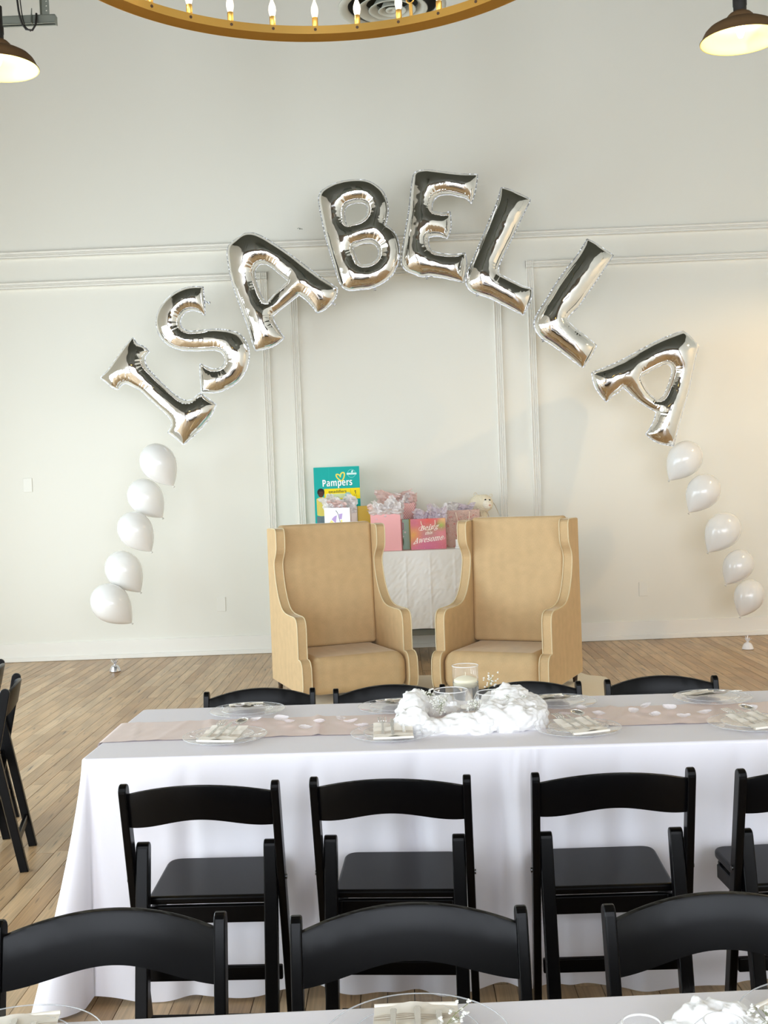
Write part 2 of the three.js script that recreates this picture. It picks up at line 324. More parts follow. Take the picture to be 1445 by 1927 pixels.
const chairGeo = (() => {
  const lean = 0.21, zAt = (y) => (0.785 - y) * lean;
  const G = {};
  G.post = extrudeX(barProfile([zAt(0), 0], [zAt(0.785), 0.785], 0.04), 0.022, 0.004, 3);
  G.rear = extrudeX(barProfile([-0.038, 0], [0.075, 0.602], 0.036), 0.036, 0.004, 3);
  const loops = [];
  for (let i = 0; i <= 36; i++) {
    const s = -1 + i / 18, x = 0.2005 * s, bow = -0.031 * (1 - s * s), yt = 0.757 + 0.030 * (1 - s * s) , yb = 0.658 + 0.028 * (0.5 + 0.5 * Math.cos(Math.PI * s)), th = 0.009, l = [];
    for (const [f, side] of [[0.02, 1], [0.08, 1.0], [0.5, 1], [0.92, 1], [0.98, 0.8], [1, 0], [0.98, -0.8], [0.92, -1], [0.5, -1], [0.08, -1], [0.02, -1], [0, 0]]) { const y = yb + (yt - yb) * f; l.push(V(x, y, zAt(y) + bow + th * side)); }
    loops.push(l);
  }
  G.rail = loft(loops, 0.8);
  const s = new THREE.Shape(), w = 0.178, d0 = -0.368, d1 = -0.075, rr = 0.045;   // shape y is -z
  s.moveTo(-w + 0.004, d1); s.lineTo(-w, d0 + rr); s.quadraticCurveTo(-w, d0, -w + rr, d0); s.lineTo(w - rr, d0); s.quadraticCurveTo(w, d0, w, d0 + rr); s.lineTo(w - 0.004, d1); s.closePath();
  G.seat = extrudeY(s, 0.024, 0.008, 3).translate(0, 0.420, 0).applyMatrix4(new THREE.Matrix4().makeTranslation(0, 0.44, 0.08).multiply(new THREE.Matrix4().makeRotationX(-0.045)).multiply(new THREE.Matrix4().makeTranslation(0, -0.44, -0.08)));
  G.apronRear = rbox(0.325, 0.05, 0.018, 0.004, 0, 0.388, 0.092);
  G.apronFront = rbox(0.335, 0.045, 0.018, 0.004, 0, 0.400, 0.335);
  G.apronSide = [-1, 1].map((k) => rbox(0.018, 0.042, 0.26, 0.004, k * 0.163, 0.392, 0.21));
  G.stretchFront = rbox(0.385, 0.04, 0.018, 0.004, 0, 0.205, zAt(0.205));
  G.stretchRear = rbox(0.31, 0.036, 0.018, 0.004, 0, 0.13, -0.038 + 0.113 * 0.13 / 0.602);
  G.bolt = [-1, 1].map((k) => new THREE.CylinderGeometry(0.007, 0.007, 0.006, 14).rotateZ(Math.PI / 2).translate(k * 0.2215, 0.5, zAt(0.5)));
  return G;
})();
function makeChair(label, pos, turn, group) {
  const t = thing('folding_chair', label, 'chair', pos, turn, group), G = chairGeo;
  for (const k of [-1, 1]) part(t, 'back_post', G.post, M.black).position.x = k * 0.2095;
  for (const k of [-1, 1]) part(t, 'leg', G.rear, M.black).position.x = k * 0.1795;
  part(t, 'back_rail', G.rail, M.black); part(t, 'seat', G.seat, M.black);
  part(t, 'seat_rail', G.apronRear, M.black); part(t, 'seat_rail', G.apronFront, M.black); for (const g of G.apronSide) part(t, 'seat_rail', g, M.black);
  part(t, 'stretcher', G.stretchFront, M.black); part(t, 'stretcher', G.stretchRear, M.black);
  for (const g of G.bolt) part(t, 'bolt', g, M.screw, 'small grey pivot bolt');
  return t;
}
const CH = 'black folding chairs';
const chair0 = makeChair('black folding chair at the long table, back to us, leftmost of four, whole back visible', [-0.5705, 0, -3.026], Math.PI - 0.03, CH);
[
  ['black folding chair at the long table, back to us, second from left, under the cloud', [-0.048, 0, -3.022], Math.PI - 0.08],
  ['black folding chair at the long table, back to us, third from left', [0.5555, 0, -3.001], Math.PI - 0.005],
  ['black folding chair at the long table, back to us, cut off by the right edge', [1.100, 0, -2.978], Math.PI + 0.05],
  ['black folding chair beyond the long table, in front of bare floor beside the left armchair', [-0.572, 0, -4.405], 0.02],
  ['black folding chair beyond the long table, half hidden behind the cloud, before left armchair', [-0.058, 0, -4.375], 0.03],
  ['black folding chair beyond the long table, in front of the right armchair and cloud', [0.470, 0, -4.340], 0.03],
  ['black folding chair beyond the long table, right of the cream rug, full back rail visible', [1.005, 0, -4.360], 0.01],
  ['black folding chair nearest us, facing us, cut off by the left edge', [-0.5725, 0, -2.088], 0.01],
  ['black folding chair nearest us, facing us, in the middle of the bottom edge', [-0.0075, 0, -2.064], 0.03],
  ['black folding chair nearest us, facing us, cut off by the right edge', [0.5735, 0, -2.066], 0.02],
  ['black folding chair turned away at left edge, side legs visible on the bare floor', [-1.712, 0, -4.842], -Math.PI / 2 + 0.22],
  ['black folding chair furthest left, only the tip of its back shows by baseboard', [-1.950, 0, -5.307], -Math.PI / 2 + 0.22],
].forEach(([label, pos, turn]) => copy(chair0, 'folding_chair', label, pos, turn));

// ------------------------------------------------------------------ tablecloths
function drape({ x0, x1, z0, z1, top, rows = 26, flare, folds, hem, step = 0.011 }) {
  // columns round the edge: straight runs and small corner arcs; each has a point, an outward direction and a place along the edge
  const R = 0.012, cols = [];
  const run = (ax, az, bx, bz, nx, nz, side) => { const len = Math.hypot(bx - ax, bz - az), n = Math.ceil(len / step); for (let i = 0; i < n; i++) { const f = i / n; cols.push({ x: ax + (bx - ax) * f, z: az + (bz - az) * f, nx, nz, side, s: side === 'front' || side === 'back' ? ax + (bx - ax) * f : az + (bz - az) * f, corner: 0 }); } };
  const arc = (cx, cz, a0, side) => { for (let i = 0; i < 14; i++) { const a = a0 - (i / 14) * Math.PI / 2; cols.push({ x: cx + R * Math.cos(a), z: cz + R * Math.sin(a), nx: Math.cos(a), nz: Math.sin(a), side, s: 0, corner: Math.sin(i / 14 * Math.PI) }); } };
  run(x0 + R, z1, x1 - R, z1, 0, 1, 'front'); arc(x1 - R, z1 - R, Math.PI / 2, 'corner');
  run(x1, z1 - R, x1, z0 + R, 1, 0, 'right'); arc(x1 - R, z0 + R, 0, 'corner');
  run(x1 - R, z0, x0 + R, z0, 0, -1, 'back'); arc(x0 + R, z0 + R, -Math.PI / 2, 'corner');
  run(x0, z0 + R, x0, z1 - R, -1, 0, 'left'); arc(x0 + R, z1 - R, Math.PI, 'corner');
  const N = cols.length, pos = [], idx = [], uv = [];
  for (let j = 0; j <= rows; j++) cols.forEach((c, i) => {
    let out, y;
    if (j < 5) { const a = (j / 4) * Math.PI / 2; out = 0.010 * Math.sin(a); y = top - 0.010 * (1 - Math.cos(a)); }
    else {
      const t = (j - 4) / (rows - 4), bottom = hem(c);
      y = (top - 0.010) + (bottom - (top - 0.010)) * t;
      out = 0.010 + flare(c) * Math.pow(t, 1.25) + folds(c, t);
    }
    pos.push(c.x + c.nx * out, y, c.z + c.nz * out); uv.push((c.x + c.z) * 4, y * 4);
  });
  for (let j = 0; j < rows; j++) for (let i = 0; i < N; i++) { const a = j * N + i, b = j * N + (i + 1) % N, c = a + N, d = b + N; idx.push(a, c, b, b, c, d); }
  const centre = pos.length / 3; pos.push((x0 + x1) / 2, top, (z0 + z1) / 2); uv.push(0, 0);
  for (let i = 0; i < N; i++) idx.push(centre, i, (i + 1) % N);
  return indexed(pos, idx, uv);
}
const TOP = 0.757;
const bump1 = (x, c, w) => Math.exp(-(((x - c) / w) ** 2));
{
  const turn = -0.028, c0 = V(0.22, 0, -3.805);
  const far = solo('tablecloth', 'white floor-length tablecloth over the long table with blush runner', 'tablecloth', drape({
    x0: -1.22, x1: 1.22, z0: -0.385, z1: 0.372, top: TOP,
    flare: (c) => (c.side === 'front' ? 0.043 : 0.05) + (c.z > 0 ? 0.13 : -0.02) * c.corner,
    hem: (c) => (c.side === 'back' || (c.corner > 0 && c.z < 0) ? 0.52 : c.side === 'left' || c.side === 'right' ? 0.02 + 0.5 * Math.max(0, Math.min(1, (-0.02 - c.s) / 0.34)) : c.corner > 0 ? 0.008 : c.side === 'front' ? 0.022 + 0.012 * Math.sin(c.s * 9) + 0.008 * Math.sin(c.s * 21 + 1) - 0.018 * bump1(c.s, -1.2, 0.2) : 0.02),
    folds: (c, t) => {
      if (c.corner > 0) return 0.02 * t * c.corner;
      const n = 0.012 * noise2(c.s * 2.4, 3.3) + 0.006 * noise2(c.s * 6, 8);
      let f = 1.3 * n * Math.pow(t, 0.7);
      if (c.side === 'front') {
        const w = 0.05 + 0.05 * t;
        for (const [x, a] of [[-0.90, 0.016], [-0.51, 0.022], [-0.19, 0.026], [0.08, 0.02], [0.44, 0.018], [0.80, 0.022], [1.08, 0.018]]) f -= 1.5 * a * bump1(c.s, x, w * 0.5) * Math.min(1, t * 2.6);
        const g = bump1(c.s, 0.16, 0.075);                                  // gathered folds
        f += g * 0.0075 * Math.sin(c.s * 165 + 2.5 * Math.sin(c.s * 40)) * Math.exp(-t * 5) * Math.min(1, t * 14);
        f += 0.022 * bump1(c.s, 0.13, 0.03 + 0.015 * t) * Math.min(1, t * 3) - 0.022 * bump1(c.s, 0.20, 0.03 + 0.02 * t) * Math.min(1, t * 3) + 0.014 * bump1(c.s, 0.27, 0.03) * Math.min(1, t * 3);
      }
      return f;
    },
  }), M.linen, [c0.x, 0, c0.z]);
  far.rotation.y = turn;
  const near = solo('tablecloth', 'white tablecloth at the bottom edge with bowls and clear plates', 'tablecloth', drape({
    x0: -1.22, x1: 1.22, z0: -0.377, z1: 0.377, top: TOP, flare: (c) => 0.05 + (c.z > 0 ? 0.12 : -0.02) * c.corner, hem: (c) => (c.side === 'back' || (c.corner > 0 && c.z < 0) ? 0.52 : c.side === 'left' || c.side === 'right' ? 0.012 + 0.5 * Math.max(0, Math.min(1, (-0.12 - c.s) / 0.25)) : 0.012),
    folds: (c, t) => 0.014 * noise2(c.s * 3 + 5, 1.5 + c.nx) * Math.pow(t, 0.7),
  }), M.linen, [0.22, 0, -1.366]);
  near.rotation.y = 0.03;
}
// blush satin runner over the far table
const rz = (x) => -3.807 + 0.016 * (x - 0.22);    // line of the middle of the far table
{
  const g = grid(220, 16, (u, v) => {
    const s = -1.22 + u * 2.60, zz = (v - 0.5) * 0.30;
    let x = s, y = TOP + 0.0015;
    const edge = -1.012;
    if (s < edge) { const d = edge - s; x = edge - 0.012 * Math.min(1, d / 0.012) - 0.05 * d; y -= Math.max(0, d - 0.006); }
    else {
      for (const [c, a, w, k] of [[-0.93, 0.005, 0.012, 0.05], [-0.80, 0.004, 0.02, -0.05], [-0.665, 0.010, 0.020, 0.06], [-0.30, 0.013, 0.020, 0.02], [-0.46, 0.004, 0.03, 0.1], [0.02, 0.008, 0.02, 0.04], [0.665, 0.012, 0.02, -0.13], [0.73, 0.006, 0.014, -0.13], [0.95, 0.004, 0.03, -0.1], [1.05, 0.008, 0.02, -0.09], [1.25, 0.006, 0.03, -0.06]]) y += 0.5 * a * Math.max(0, 1 - Math.abs(s - c - k * zz / 0.3) / w);
      y += 0.0011 * (1 + noise2(s * 5, zz * 9)) * Math.min(1, (s - edge) * 8);
      y += 0.0006 * (1 + noise2(s * 16, zz * 14));
    }
    return [x, y, rz(x) + zz + 0.006 * noise2(s * 2.2, v > 0.5 ? 4 : 9)];
  });
  solo('table_runner', 'blush pink satin runner with creases along the white long table', 'table runner', g, M.satin);
}

// ------------------------------------------------------------------ foil letter balloons
// outline in millimetres from the letter's centre; "!" marks a sharp corner; further paths are holes
const LETTERS = [
  { ch: 'I', label: 'silver foil balloon shaped like the letter I at the left end of the arch', at: [-2.07, 2.481], paths: ['-203,480! -170,425 -112,396 -67,351! -100,310 -107,267 -88,213 -37,147 45,58 138,-32 201,-77 254,-95 308,-81 342,-51 370,-32! 427,-75 506,-141! 464,-227 384,-326 295,-408 203,-480! 143,-424 70,-367! 99,-325 106,-277 76,-223 -6,-139 -89,-55 -151,6 -214,46 -277,76 -323,67 -360,29! -413,54 -460,99 -507,135! -433,205 -353,309 -273,408'], valve: null },
  { ch: 'S', label: 'silver foil balloon shaped like the letter S', at: [-1.657, 2.917], paths: ['21,462! -61,468 -133,461 -207,435 -281,387 -344,323 -386,253 -403,170 -391,85 -352,12 -288,-45 -205,-78 -97,-92 24,-93 108,-96 156,-116 184,-153 191,-196 169,-237 125,-259 65,-257 12,-233 -32,-211! -35,-289 -34,-373 -30,-457! 44,-468 129,-463 215,-431 289,-386 346,-322 385,-245 403,-162 398,-78 365,-5 313,45 236,72 140,86 44,86 -53,78 -125,81 -173,107 -192,149 -183,197 -155,238 -106,260 -46,257 -4,238 27,216! 29,308 25,380'], valve: [25, 335, 80, 320] },
  { ch: 'A', label: 'silver foil balloon shaped like the letter A, between the S and the B', at: [-0.928, 3.322], paths: ['-277,517 -206,499 -135,460 28,346 180,227 319,113 479,-1! 462,-72 418,-130 368,-175 294,-211! 266,-171 191,-85 141,-44! 71,-92 9,-137 -53,-182 -99,-217! -93,-265 -71,-313 -37,-375 -9,-415! -77,-469 -163,-504 -268,-518! -282,-473 -313,-352 -366,-182 -420,-12 -461,157 -476,277 -479,361 -462,414 -400,465 -338,504', '44,83! -28,145 -98,208 -157,238 -203,230 -234,196 -242,148 -224,52 -192,-45 -156,-103! -121,-72 -46,3'], valve: [425, -120, 455, -150] },
  { ch: 'B', label: 'silver foil balloon shaped like the letter B, with two holes', at: [-0.238, 3.781], paths: ['-316,400! -235,444 -135,473 -13,482 85,469 161,428 219,371 252,287 259,200 245,123 229,78! 267,51 320,-11 343,-99 344,-187 327,-263 285,-349 222,-407 149,-448 71,-472 -29,-479 -106,-482 -150,-463 -186,-418 -206,-362 -230,-273 -259,-163 -297,-8 -324,147 -341,268 -344,345', '-99,252 -121,215 -120,149 -111,88! -67,101 22,125 68,169 81,223 64,264 23,280 -55,273', '-62,-110 -44,-171 -19,-238 13,-261 79,-259 135,-228 161,-180 161,-136 140,-97 97,-76 42,-76 -14,-90'], valve: [120, -470, 116, -492] },
  { ch: 'E', label: 'silver foil balloon shaped like the letter E at the top of the arch', at: [0.472, 3.827], back: 0.012, paths: ['-205,480 -116,502 15,484 179,457 351,443! 341,383 321,286 285,194! 248,234 172,259 85,279 7,271 -38,240 -62,192 -67,136! -9,119 45,113 95,126! 98,54 93,-33 59,-108! 5,-89 -50,-84 -102,-91! -107,-134 -103,-178 -82,-212 -44,-230 43,-248 131,-255 214,-246! 225,-334 211,-421 188,-502! 90,-476 -19,-450 -118,-435 -184,-438 -238,-414 -303,-384 -351,-332 -351,-256 -327,-125 -300,5 -273,135 -251,276 -232,396'], valve: [-140, -436, -128, -462] },
  { ch: 'L', label: 'silver foil balloon shaped like the letter L, touching the E', at: [0.98, 3.583], back: -0.010, paths: ['42,554! 98,539 190,497 293,441! 258,376 192,255 114,104 37,-37 -8,-138 -10,-184 40,-217 122,-262 203,-307 279,-330! 272,-397 238,-478 194,-554! 113,-509 11,-454 -90,-398 -182,-363 -243,-335 -288,-282 -293,-230 -273,-158 -211,-27 -144,115 -66,286 2,428'], valve: [-205, -352, -196, -376] },
  { ch: 'L', label: 'silver foil balloon shaped like the letter L, lower one, left of the last A', at: [1.626, 3.102], paths: ['134,561! 210,519 290,459 356,410! 296,325 209,205 112,75 26,-35 -49,-104 -66,-140 -36,-177 19,-231 90,-286 183,-372! 146,-443 92,-523 54,-561! -11,-509 -112,-427 -213,-346 -284,-297 -333,-238 -357,-164 -344,-113 -306,-43 -229,68 -142,198 -56,308 30,408 95,498'], valve: [-290, -296, -280, -322] },
  { ch: 'A', label: 'silver foil letter A balloon tipped sideways at the right end of the arch', at: [2.233, 2.324], paths: ['340,503! 407,444 473,362! 443,275 409,135 368,-29 316,-192 264,-355 224,-502! 118,-480 48,-447 -15,-392! 28,-334 66,-259 82,-197! -1,-144 -105,-63 -202,32! -245,-10 -293,-38 -354,-92! -410,-22 -455,63 -473,167! -391,196 -236,255 -56,342 112,424 255,477', '-40,115! -19,46 26,-33 101,-98! 143,-67 181,2 213,84 230,142 224,189 188,217 128,205 44,164'], valve: null },
];
function foilBalloon(paths, seed, h = 0.0058) {
  const loops = paths.map((s) => smoothPath(s.split(' ').map((t) => { const c = t.endsWith('!'); const [x, y] = t.replace('!', '').split(',').map(Number); return [x / 1000, y / 1000, c]; }), 0.009));
  const segs = [];
  loops.forEach((l, li) => {
    let area = 0; l.forEach((p, i) => { const q = l[(i + 1) % l.length]; area += p[0] * q[1] - q[0] * p[1]; });
    const sign = (area > 0 ? 1 : -1) * (li ? -1 : 1), turnAt = l.map((p, i) => { const a = l[(i + l.length - 1) % l.length], b = l[(i + 1) % l.length]; const t = Math.atan2(b[1] - p[1], b[0] - p[0]) - Math.atan2(p[1] - a[1], p[0] - a[0]); return Math.atan2(Math.sin(t), Math.cos(t)) * sign; });
    let s = 0;
    l.forEach((p, i) => {
      const q = l[(i + 1) % l.length]; let k = 0;
      for (let d = -4; d <= 5; d++) k += turnAt[(i + d + 4 * l.length) % l.length] * (1 - Math.abs(d - 0.5) / 6);
      segs.push({ ax: p[0], ay: p[1], bx: q[0], by: q[1], s, len: Math.hypot(q[0] - p[0], q[1] - p[1]), concave: Math.max(0, Math.min(1, -k * 1.6)), seed: li * 31 }); s += segs[segs.length - 1].len;
    });
  });
  let x0 = 9, x1 = -9, y0 = 9, y1 = -9;
  for (const g of segs) { x0 = Math.min(x0, g.ax); x1 = Math.max(x1, g.ax); y0 = Math.min(y0, g.ay); y1 = Math.max(y1, g.ay); }
  x0 -= 0.03; y0 -= 0.03; const nx = Math.ceil((x1 + 0.03 - x0) / h) + 1, ny = Math.ceil((y1 + 0.03 - y0) / h) + 1, N = nx * ny;
  const sd = new Float32Array(N), near = new Int32Array(N), along = new Float32Array(N);
  for (let j = 0; j < ny; j++) for (let i = 0; i < nx; i++) {
    const x = x0 + i * h, y = y0 + j * h; let best = 9, bi = 0, bt = 0, inside = false;
    for (let k = 0; k < segs.length; k++) {
      const g = segs[k], dx = g.bx - g.ax, dy = g.by - g.ay;
      let t = ((x - g.ax) * dx + (y - g.ay) * dy) / (g.len * g.len || 1e-9); t = t < 0 ? 0 : t > 1 ? 1 : t;
      const ex = x - g.ax - t * dx, ey = y - g.ay - t * dy, d = ex * ex + ey * ey;
      if (d < best) { best = d; bi = k; bt = t; }
      if ((g.ay > y) !== (g.by > y) && x < g.ax + (y - g.ay) / dy * dx) inside = !inside;
    }
    const id = j * nx + i; sd[id] = Math.sqrt(best) * (inside ? -1 : 1); near[id] = bi; along[id] = segs[bi].s + bt * segs[bi].len;
    if (Math.abs(sd[id]) < h * 0.02) sd[id] = h * 0.02 * (inside ? -1 : 1);
  }
  // inflate: a membrane held at the seam
  const u = new Float32Array(N), ins = []; for (let id = 0; id < N; id++) if (sd[id] < 0) ins.push(id);
  const frac = (a, b) => Math.max(0.15, sd[a] / (sd[a] - sd[b]));
  const st = ins.map((id) => [1, -1, nx, -nx].map((o) => (sd[id + o] < 0 ? [id + o, 1] : [-1, frac(id, id + o)])));
  for (let it = 0; it < 420; it++) for (let n = 0; n < ins.length; n++) {
    const q = st[n], id = ins[n], [r, l, t, b] = q, ur = r[0] < 0 ? 0 : u[r[0]], ul = l[0] < 0 ? 0 : u[l[0]], ut = t[0] < 0 ? 0 : u[t[0]], ub = b[0] < 0 ? 0 : u[b[0]];
    const num = h * h + 2 * (ur / (r[1] * (r[1] + l[1])) + ul / (l[1] * (r[1] + l[1])) + ut / (t[1] * (t[1] + b[1])) + ub / (b[1] * (t[1] + b[1])));
    const den = 2 * (1 / (r[1] * l[1]) + 1 / (t[1] * b[1]));
    u[id] += 1.82 * (num / den - u[id]);
  }
  const zAt = (id) => {
    const g = segs[near[id]], d = -sd[id], c = g.concave, z = 0.92 * Math.sqrt(Math.max(0, 2 * u[id]));
    const s = along[id] + g.seed, crest = Math.min(1, d / 0.012) * Math.max(0, 1 - d / 0.085);
    const pleat = Math.abs(((s / 0.024 + 0.25 * noise2(s * 30, seed)) % 1) - 0.5) * 2;
    return Math.max(0.0015, z - crest * (0.0075 * c * pleat + 0.0006 * (0.5 + 0.5 * noise2(s * 55, seed))) - 0.0012 * noise2((id % nx) * h * 9 + seed, Math.floor(id / nx) * h * 9));
  };
  const pos = [], idx = [], nodeF = new Map(), nodeB = new Map(), edge = new Map();
  const node = (id, front) => { const m = front ? nodeF : nodeB; if (!m.has(id)) { m.set(id, pos.length / 3); pos.push(x0 + (id % nx) * h, y0 + Math.floor(id / nx) * h, zAt(id) * (front ? 1 : -1)); } return m.get(id); };
  const cross = (a, b) => { const k = a < b ? a * N + b : b * N + a; if (!edge.has(k)) { edge.set(k, pos.length / 3); const f = sd[a] / (sd[a] - sd[b]), ax = a % nx, ay = Math.floor(a / nx), bx = b % nx, by = Math.floor(b / nx); pos.push(x0 + (ax + (bx - ax) * f) * h, y0 + (ay + (by - ay) * f) * h, 0); } return edge.get(k); };
  for (let j = 0; j + 1 < ny; j++) for (let i = 0; i + 1 < nx; i++) {
    const c = [j * nx + i, j * nx + i + 1, (j + 1) * nx + i + 1, (j + 1) * nx + i];
    if (!c.some((k) => sd[k] < 0)) continue;
    for (const front of [true, false]) {
      const poly = [];
      for (let k = 0; k < 4; k++) { const a = c[k], b = c[(k + 1) % 4]; if (sd[a] < 0) poly.push(node(a, front)); if ((sd[a] < 0) !== (sd[b] < 0)) poly.push(cross(a, b)); }
      for (let k = 1; k + 1 < poly.length; k++) front ? idx.push(poly[0], poly[k], poly[k + 1]) : idx.push(poly[0], poly[k + 1], poly[k]);
    }
  }
  const body = indexed(pos, idx);
  // flat crimped seam round every edge
  const sp = [], si = [];
  loops.forEach((l, li) => {
    let area = 0; l.forEach((p, i) => { const q = l[(i + 1) % l.length]; area += p[0] * q[1] - q[0] * p[1]; });
    const out = (area > 0 ? 1 : -1) * (li ? -1 : 1), n = l.length, b0 = sp.length / 3;
    l.forEach((p, i) => {
      const a = l[(i + n - 1) % n], b = l[(i + 1) % n], tx = b[0] - a[0], ty = b[1] - a[1], len = Math.hypot(tx, ty) || 1, ox = (ty / len) * out, oy = (-tx / len) * out, w = (li ? 0.0035 : 0.0065) * (0.75 + 0.5 * Math.abs(noise2(i * 0.45, seed + li))), zz = 0.0035 * noise2(i * 0.6, seed + 5 + li);
      sp.push(p[0] - ox * 0.004, p[1] - oy * 0.004, 0, p[0] + ox * w, p[1] + oy * w, zz);
    });
    for (let i = 0; i < n; i++) { const a = b0 + 2 * i, b = b0 + 2 * ((i + 1) % n); si.push(a, a + 1, b, b, a + 1, b + 1); }
  });
  return { body, seam: indexed(sp, si) };
}
const ARCH_Z = -9.88;
LETTERS.forEach((L, i) => {
  const t = thing('letter_balloon', L.label, 'balloon', [L.at[0] * (1 + (L.back ?? 0)), 1.58 + (L.at[1] - 1.58) * (1 + (L.back ?? 0)), ARCH_Z * (1 + (L.back ?? 0))], 0, 'silver foil letters of the balloon arch');
  const { body, seam } = foilBalloon(L.paths, i * 7 + 3);
  part(t, 'foil_body', body, M.foil); part(t, 'seam', seam, M.foilSeam);
  if (L.valve) {
    const [ax, ay, bx, by] = L.valve.map((v) => v / 1000), len = Math.hypot(bx - ax, by - ay), g = grid(6, 4, (u, v) => [u * len, (v - 0.5) * (0.018 + 0.008 * Math.sin(u * 9)), 0.004 * Math.sin(u * 14 + v * 4)]);
    g.rotateZ(Math.atan2(by - ay, bx - ax)).translate(ax, ay, 0); part(t, 'valve_tab', g, M.foilSeam);
  }
});

// ------------------------------------------------------------------ white latex balloons, line and weights
const balloonGeo = (() => {
  const pts = []; for (let i = 0; i <= 40; i++) { const a = (i / 40) * Math.PI, y = 0.5 - 0.5 * Math.cos(a); pts.push([y < 0.58 ? 0.375 * Math.pow(Math.sin(Math.PI / 2 * y / 0.58), 0.86) + 0.012 * (1 - y / 0.58) : 0.375 * Math.sqrt(Math.max(0, 1 - ((y - 0.58) / 0.42) ** 2)), y]); }
  return lathe(pts, 48);       // knot at y = 0, crown at y = 1
})();
const knotGeo = lathe([[0.004, 0.012], [0.007, 0.004], [0.005, -0.003], [0.008, -0.012], [0.010, -0.018], [0.002, -0.016]], 12);
const BAL = 'white latex balloons of the arch';
const balloons = [];
function balloon(label, knot, crown, i) {
  const f = 1 + (balloons.length % 2 ? 0.008 : -0.008);
  const k = V(knot[0] * f, 1.58 + (knot[1] - 1.58) * f, knot[2] * f), c = V(crown[0] * f, 1.58 + (crown[1] - 1.58) * f, crown[2] * f), len = k.distanceTo(c);
  const t = thing('latex_balloon', label, 'balloon', k.toArray(), 0, BAL);
  t.quaternion.setFromUnitVectors(V(0, 1, 0), c.clone().sub(k).normalize());
  const m = part(t, 'balloon_skin', balloonGeo, M.latex); m.scale.setScalar(len);
  part(t, 'knot', knotGeo, M.knot);
  balloons.push(k);
}
const Z = ARCH_Z;
[
  [[-1.975, 1.64], [-2.19, 2.00], 'topmost white balloon of the left string, just under the letter I'],
  [[-2.085, 1.362], [-2.330, 1.685], 'white balloon of the left string, second from top'],
  [[-2.197, 1.065], [-2.425, 1.400], 'middle white balloon of the left string of five'],
  [[-2.310, 0.708], [-2.55, 1.055], 'white balloon of the left string, second from bottom'],
  [[-2.400, 0.435], [-2.71, 0.750], 'lowest white balloon of the left string, nearest the silver weight'],
].forEach(([k, c, label]) => balloon(label, [...k, Z], [...c, Z]));
[
  [[2.415, 1.522], [2.655, 1.835], 'topmost white balloon of the right string, just under the tipped letter A'],
  [[2.580, 1.230], [2.800, 1.540], 'white balloon of the right string, second from top'],
  [[2.735, 0.872], [2.970, 1.195], 'middle white balloon of the right string of five'],
  [[2.885, 0.580], [3.075, 0.865], 'white balloon of the right string, second from bottom'],
  [[3.000, 0.292], [3.145, 0.605], 'lowest white balloon of the right string, nearest the white weight'],
].forEach(([k, c, label]) => balloon(label, [...k, Z], [...c, Z]));
function weight(label, x, z, mat) {
  const t = thing('balloon_weight', label, 'balloon weight', [x, 0, z]);
  const r = rng(Math.round(x * 100) + 999);
  const pts = []; for (let i = 0; i <= 14; i++) { const f = i / 14; pts.push([f < 0.05 ? 0.036 : 0.045 * Math.pow(1 - f, 0.38) + 0.007, 0.062 * f]); }
  const g = lathe([[0, 0], ...pts], 28), p = g.attributes.position;
  for (let i = 0; i < p.count; i++) { const a = Math.atan2(p.getZ(i), p.getX(i)), k = 1 + 0.07 * Math.sin(a * 9) * (p.getY(i) / 0.062); p.setXYZ(i, p.getX(i) * k, p.getY(i), p.getZ(i) * k); }
  g.computeVertexNormals(); part(t, 'wrapped_weight', g, mat);
  part(t, 'ribbon_tie', new THREE.TorusGeometry(0.009, 0.004, 8, 18).rotateX(Math.PI / 2).translate(0, 0.064, 0), mat);
  const frill = [];
  for (let k = 0; k < 16; k++) { const a = k / 16 * Math.PI * 2 + r(), L = 0.035 + 0.028 * r(), sp = 0.25 + 0.6 * r(); frill.push(grid(4, 1, (u, v) => { const w = 0.004 + 0.006 * u, rad = 0.006 + Math.sin(sp) * L * u, q = a + (v - 0.5) * w / Math.max(0.008, rad); return [rad * Math.cos(q), 0.066 + Math.cos(sp) * L * u, rad * Math.sin(q)]; })); }
  part(t, 'frill', merge(frill), mat);
}
weight('silver foil wrapped balloon weight with frilly top on the floor by the left wall', -2.569, -9.904, M.silverWrap);
weight('white paper wrapped balloon weight with fringed top on the floor at right', 3.05, -9.86, M.whiteWrap);

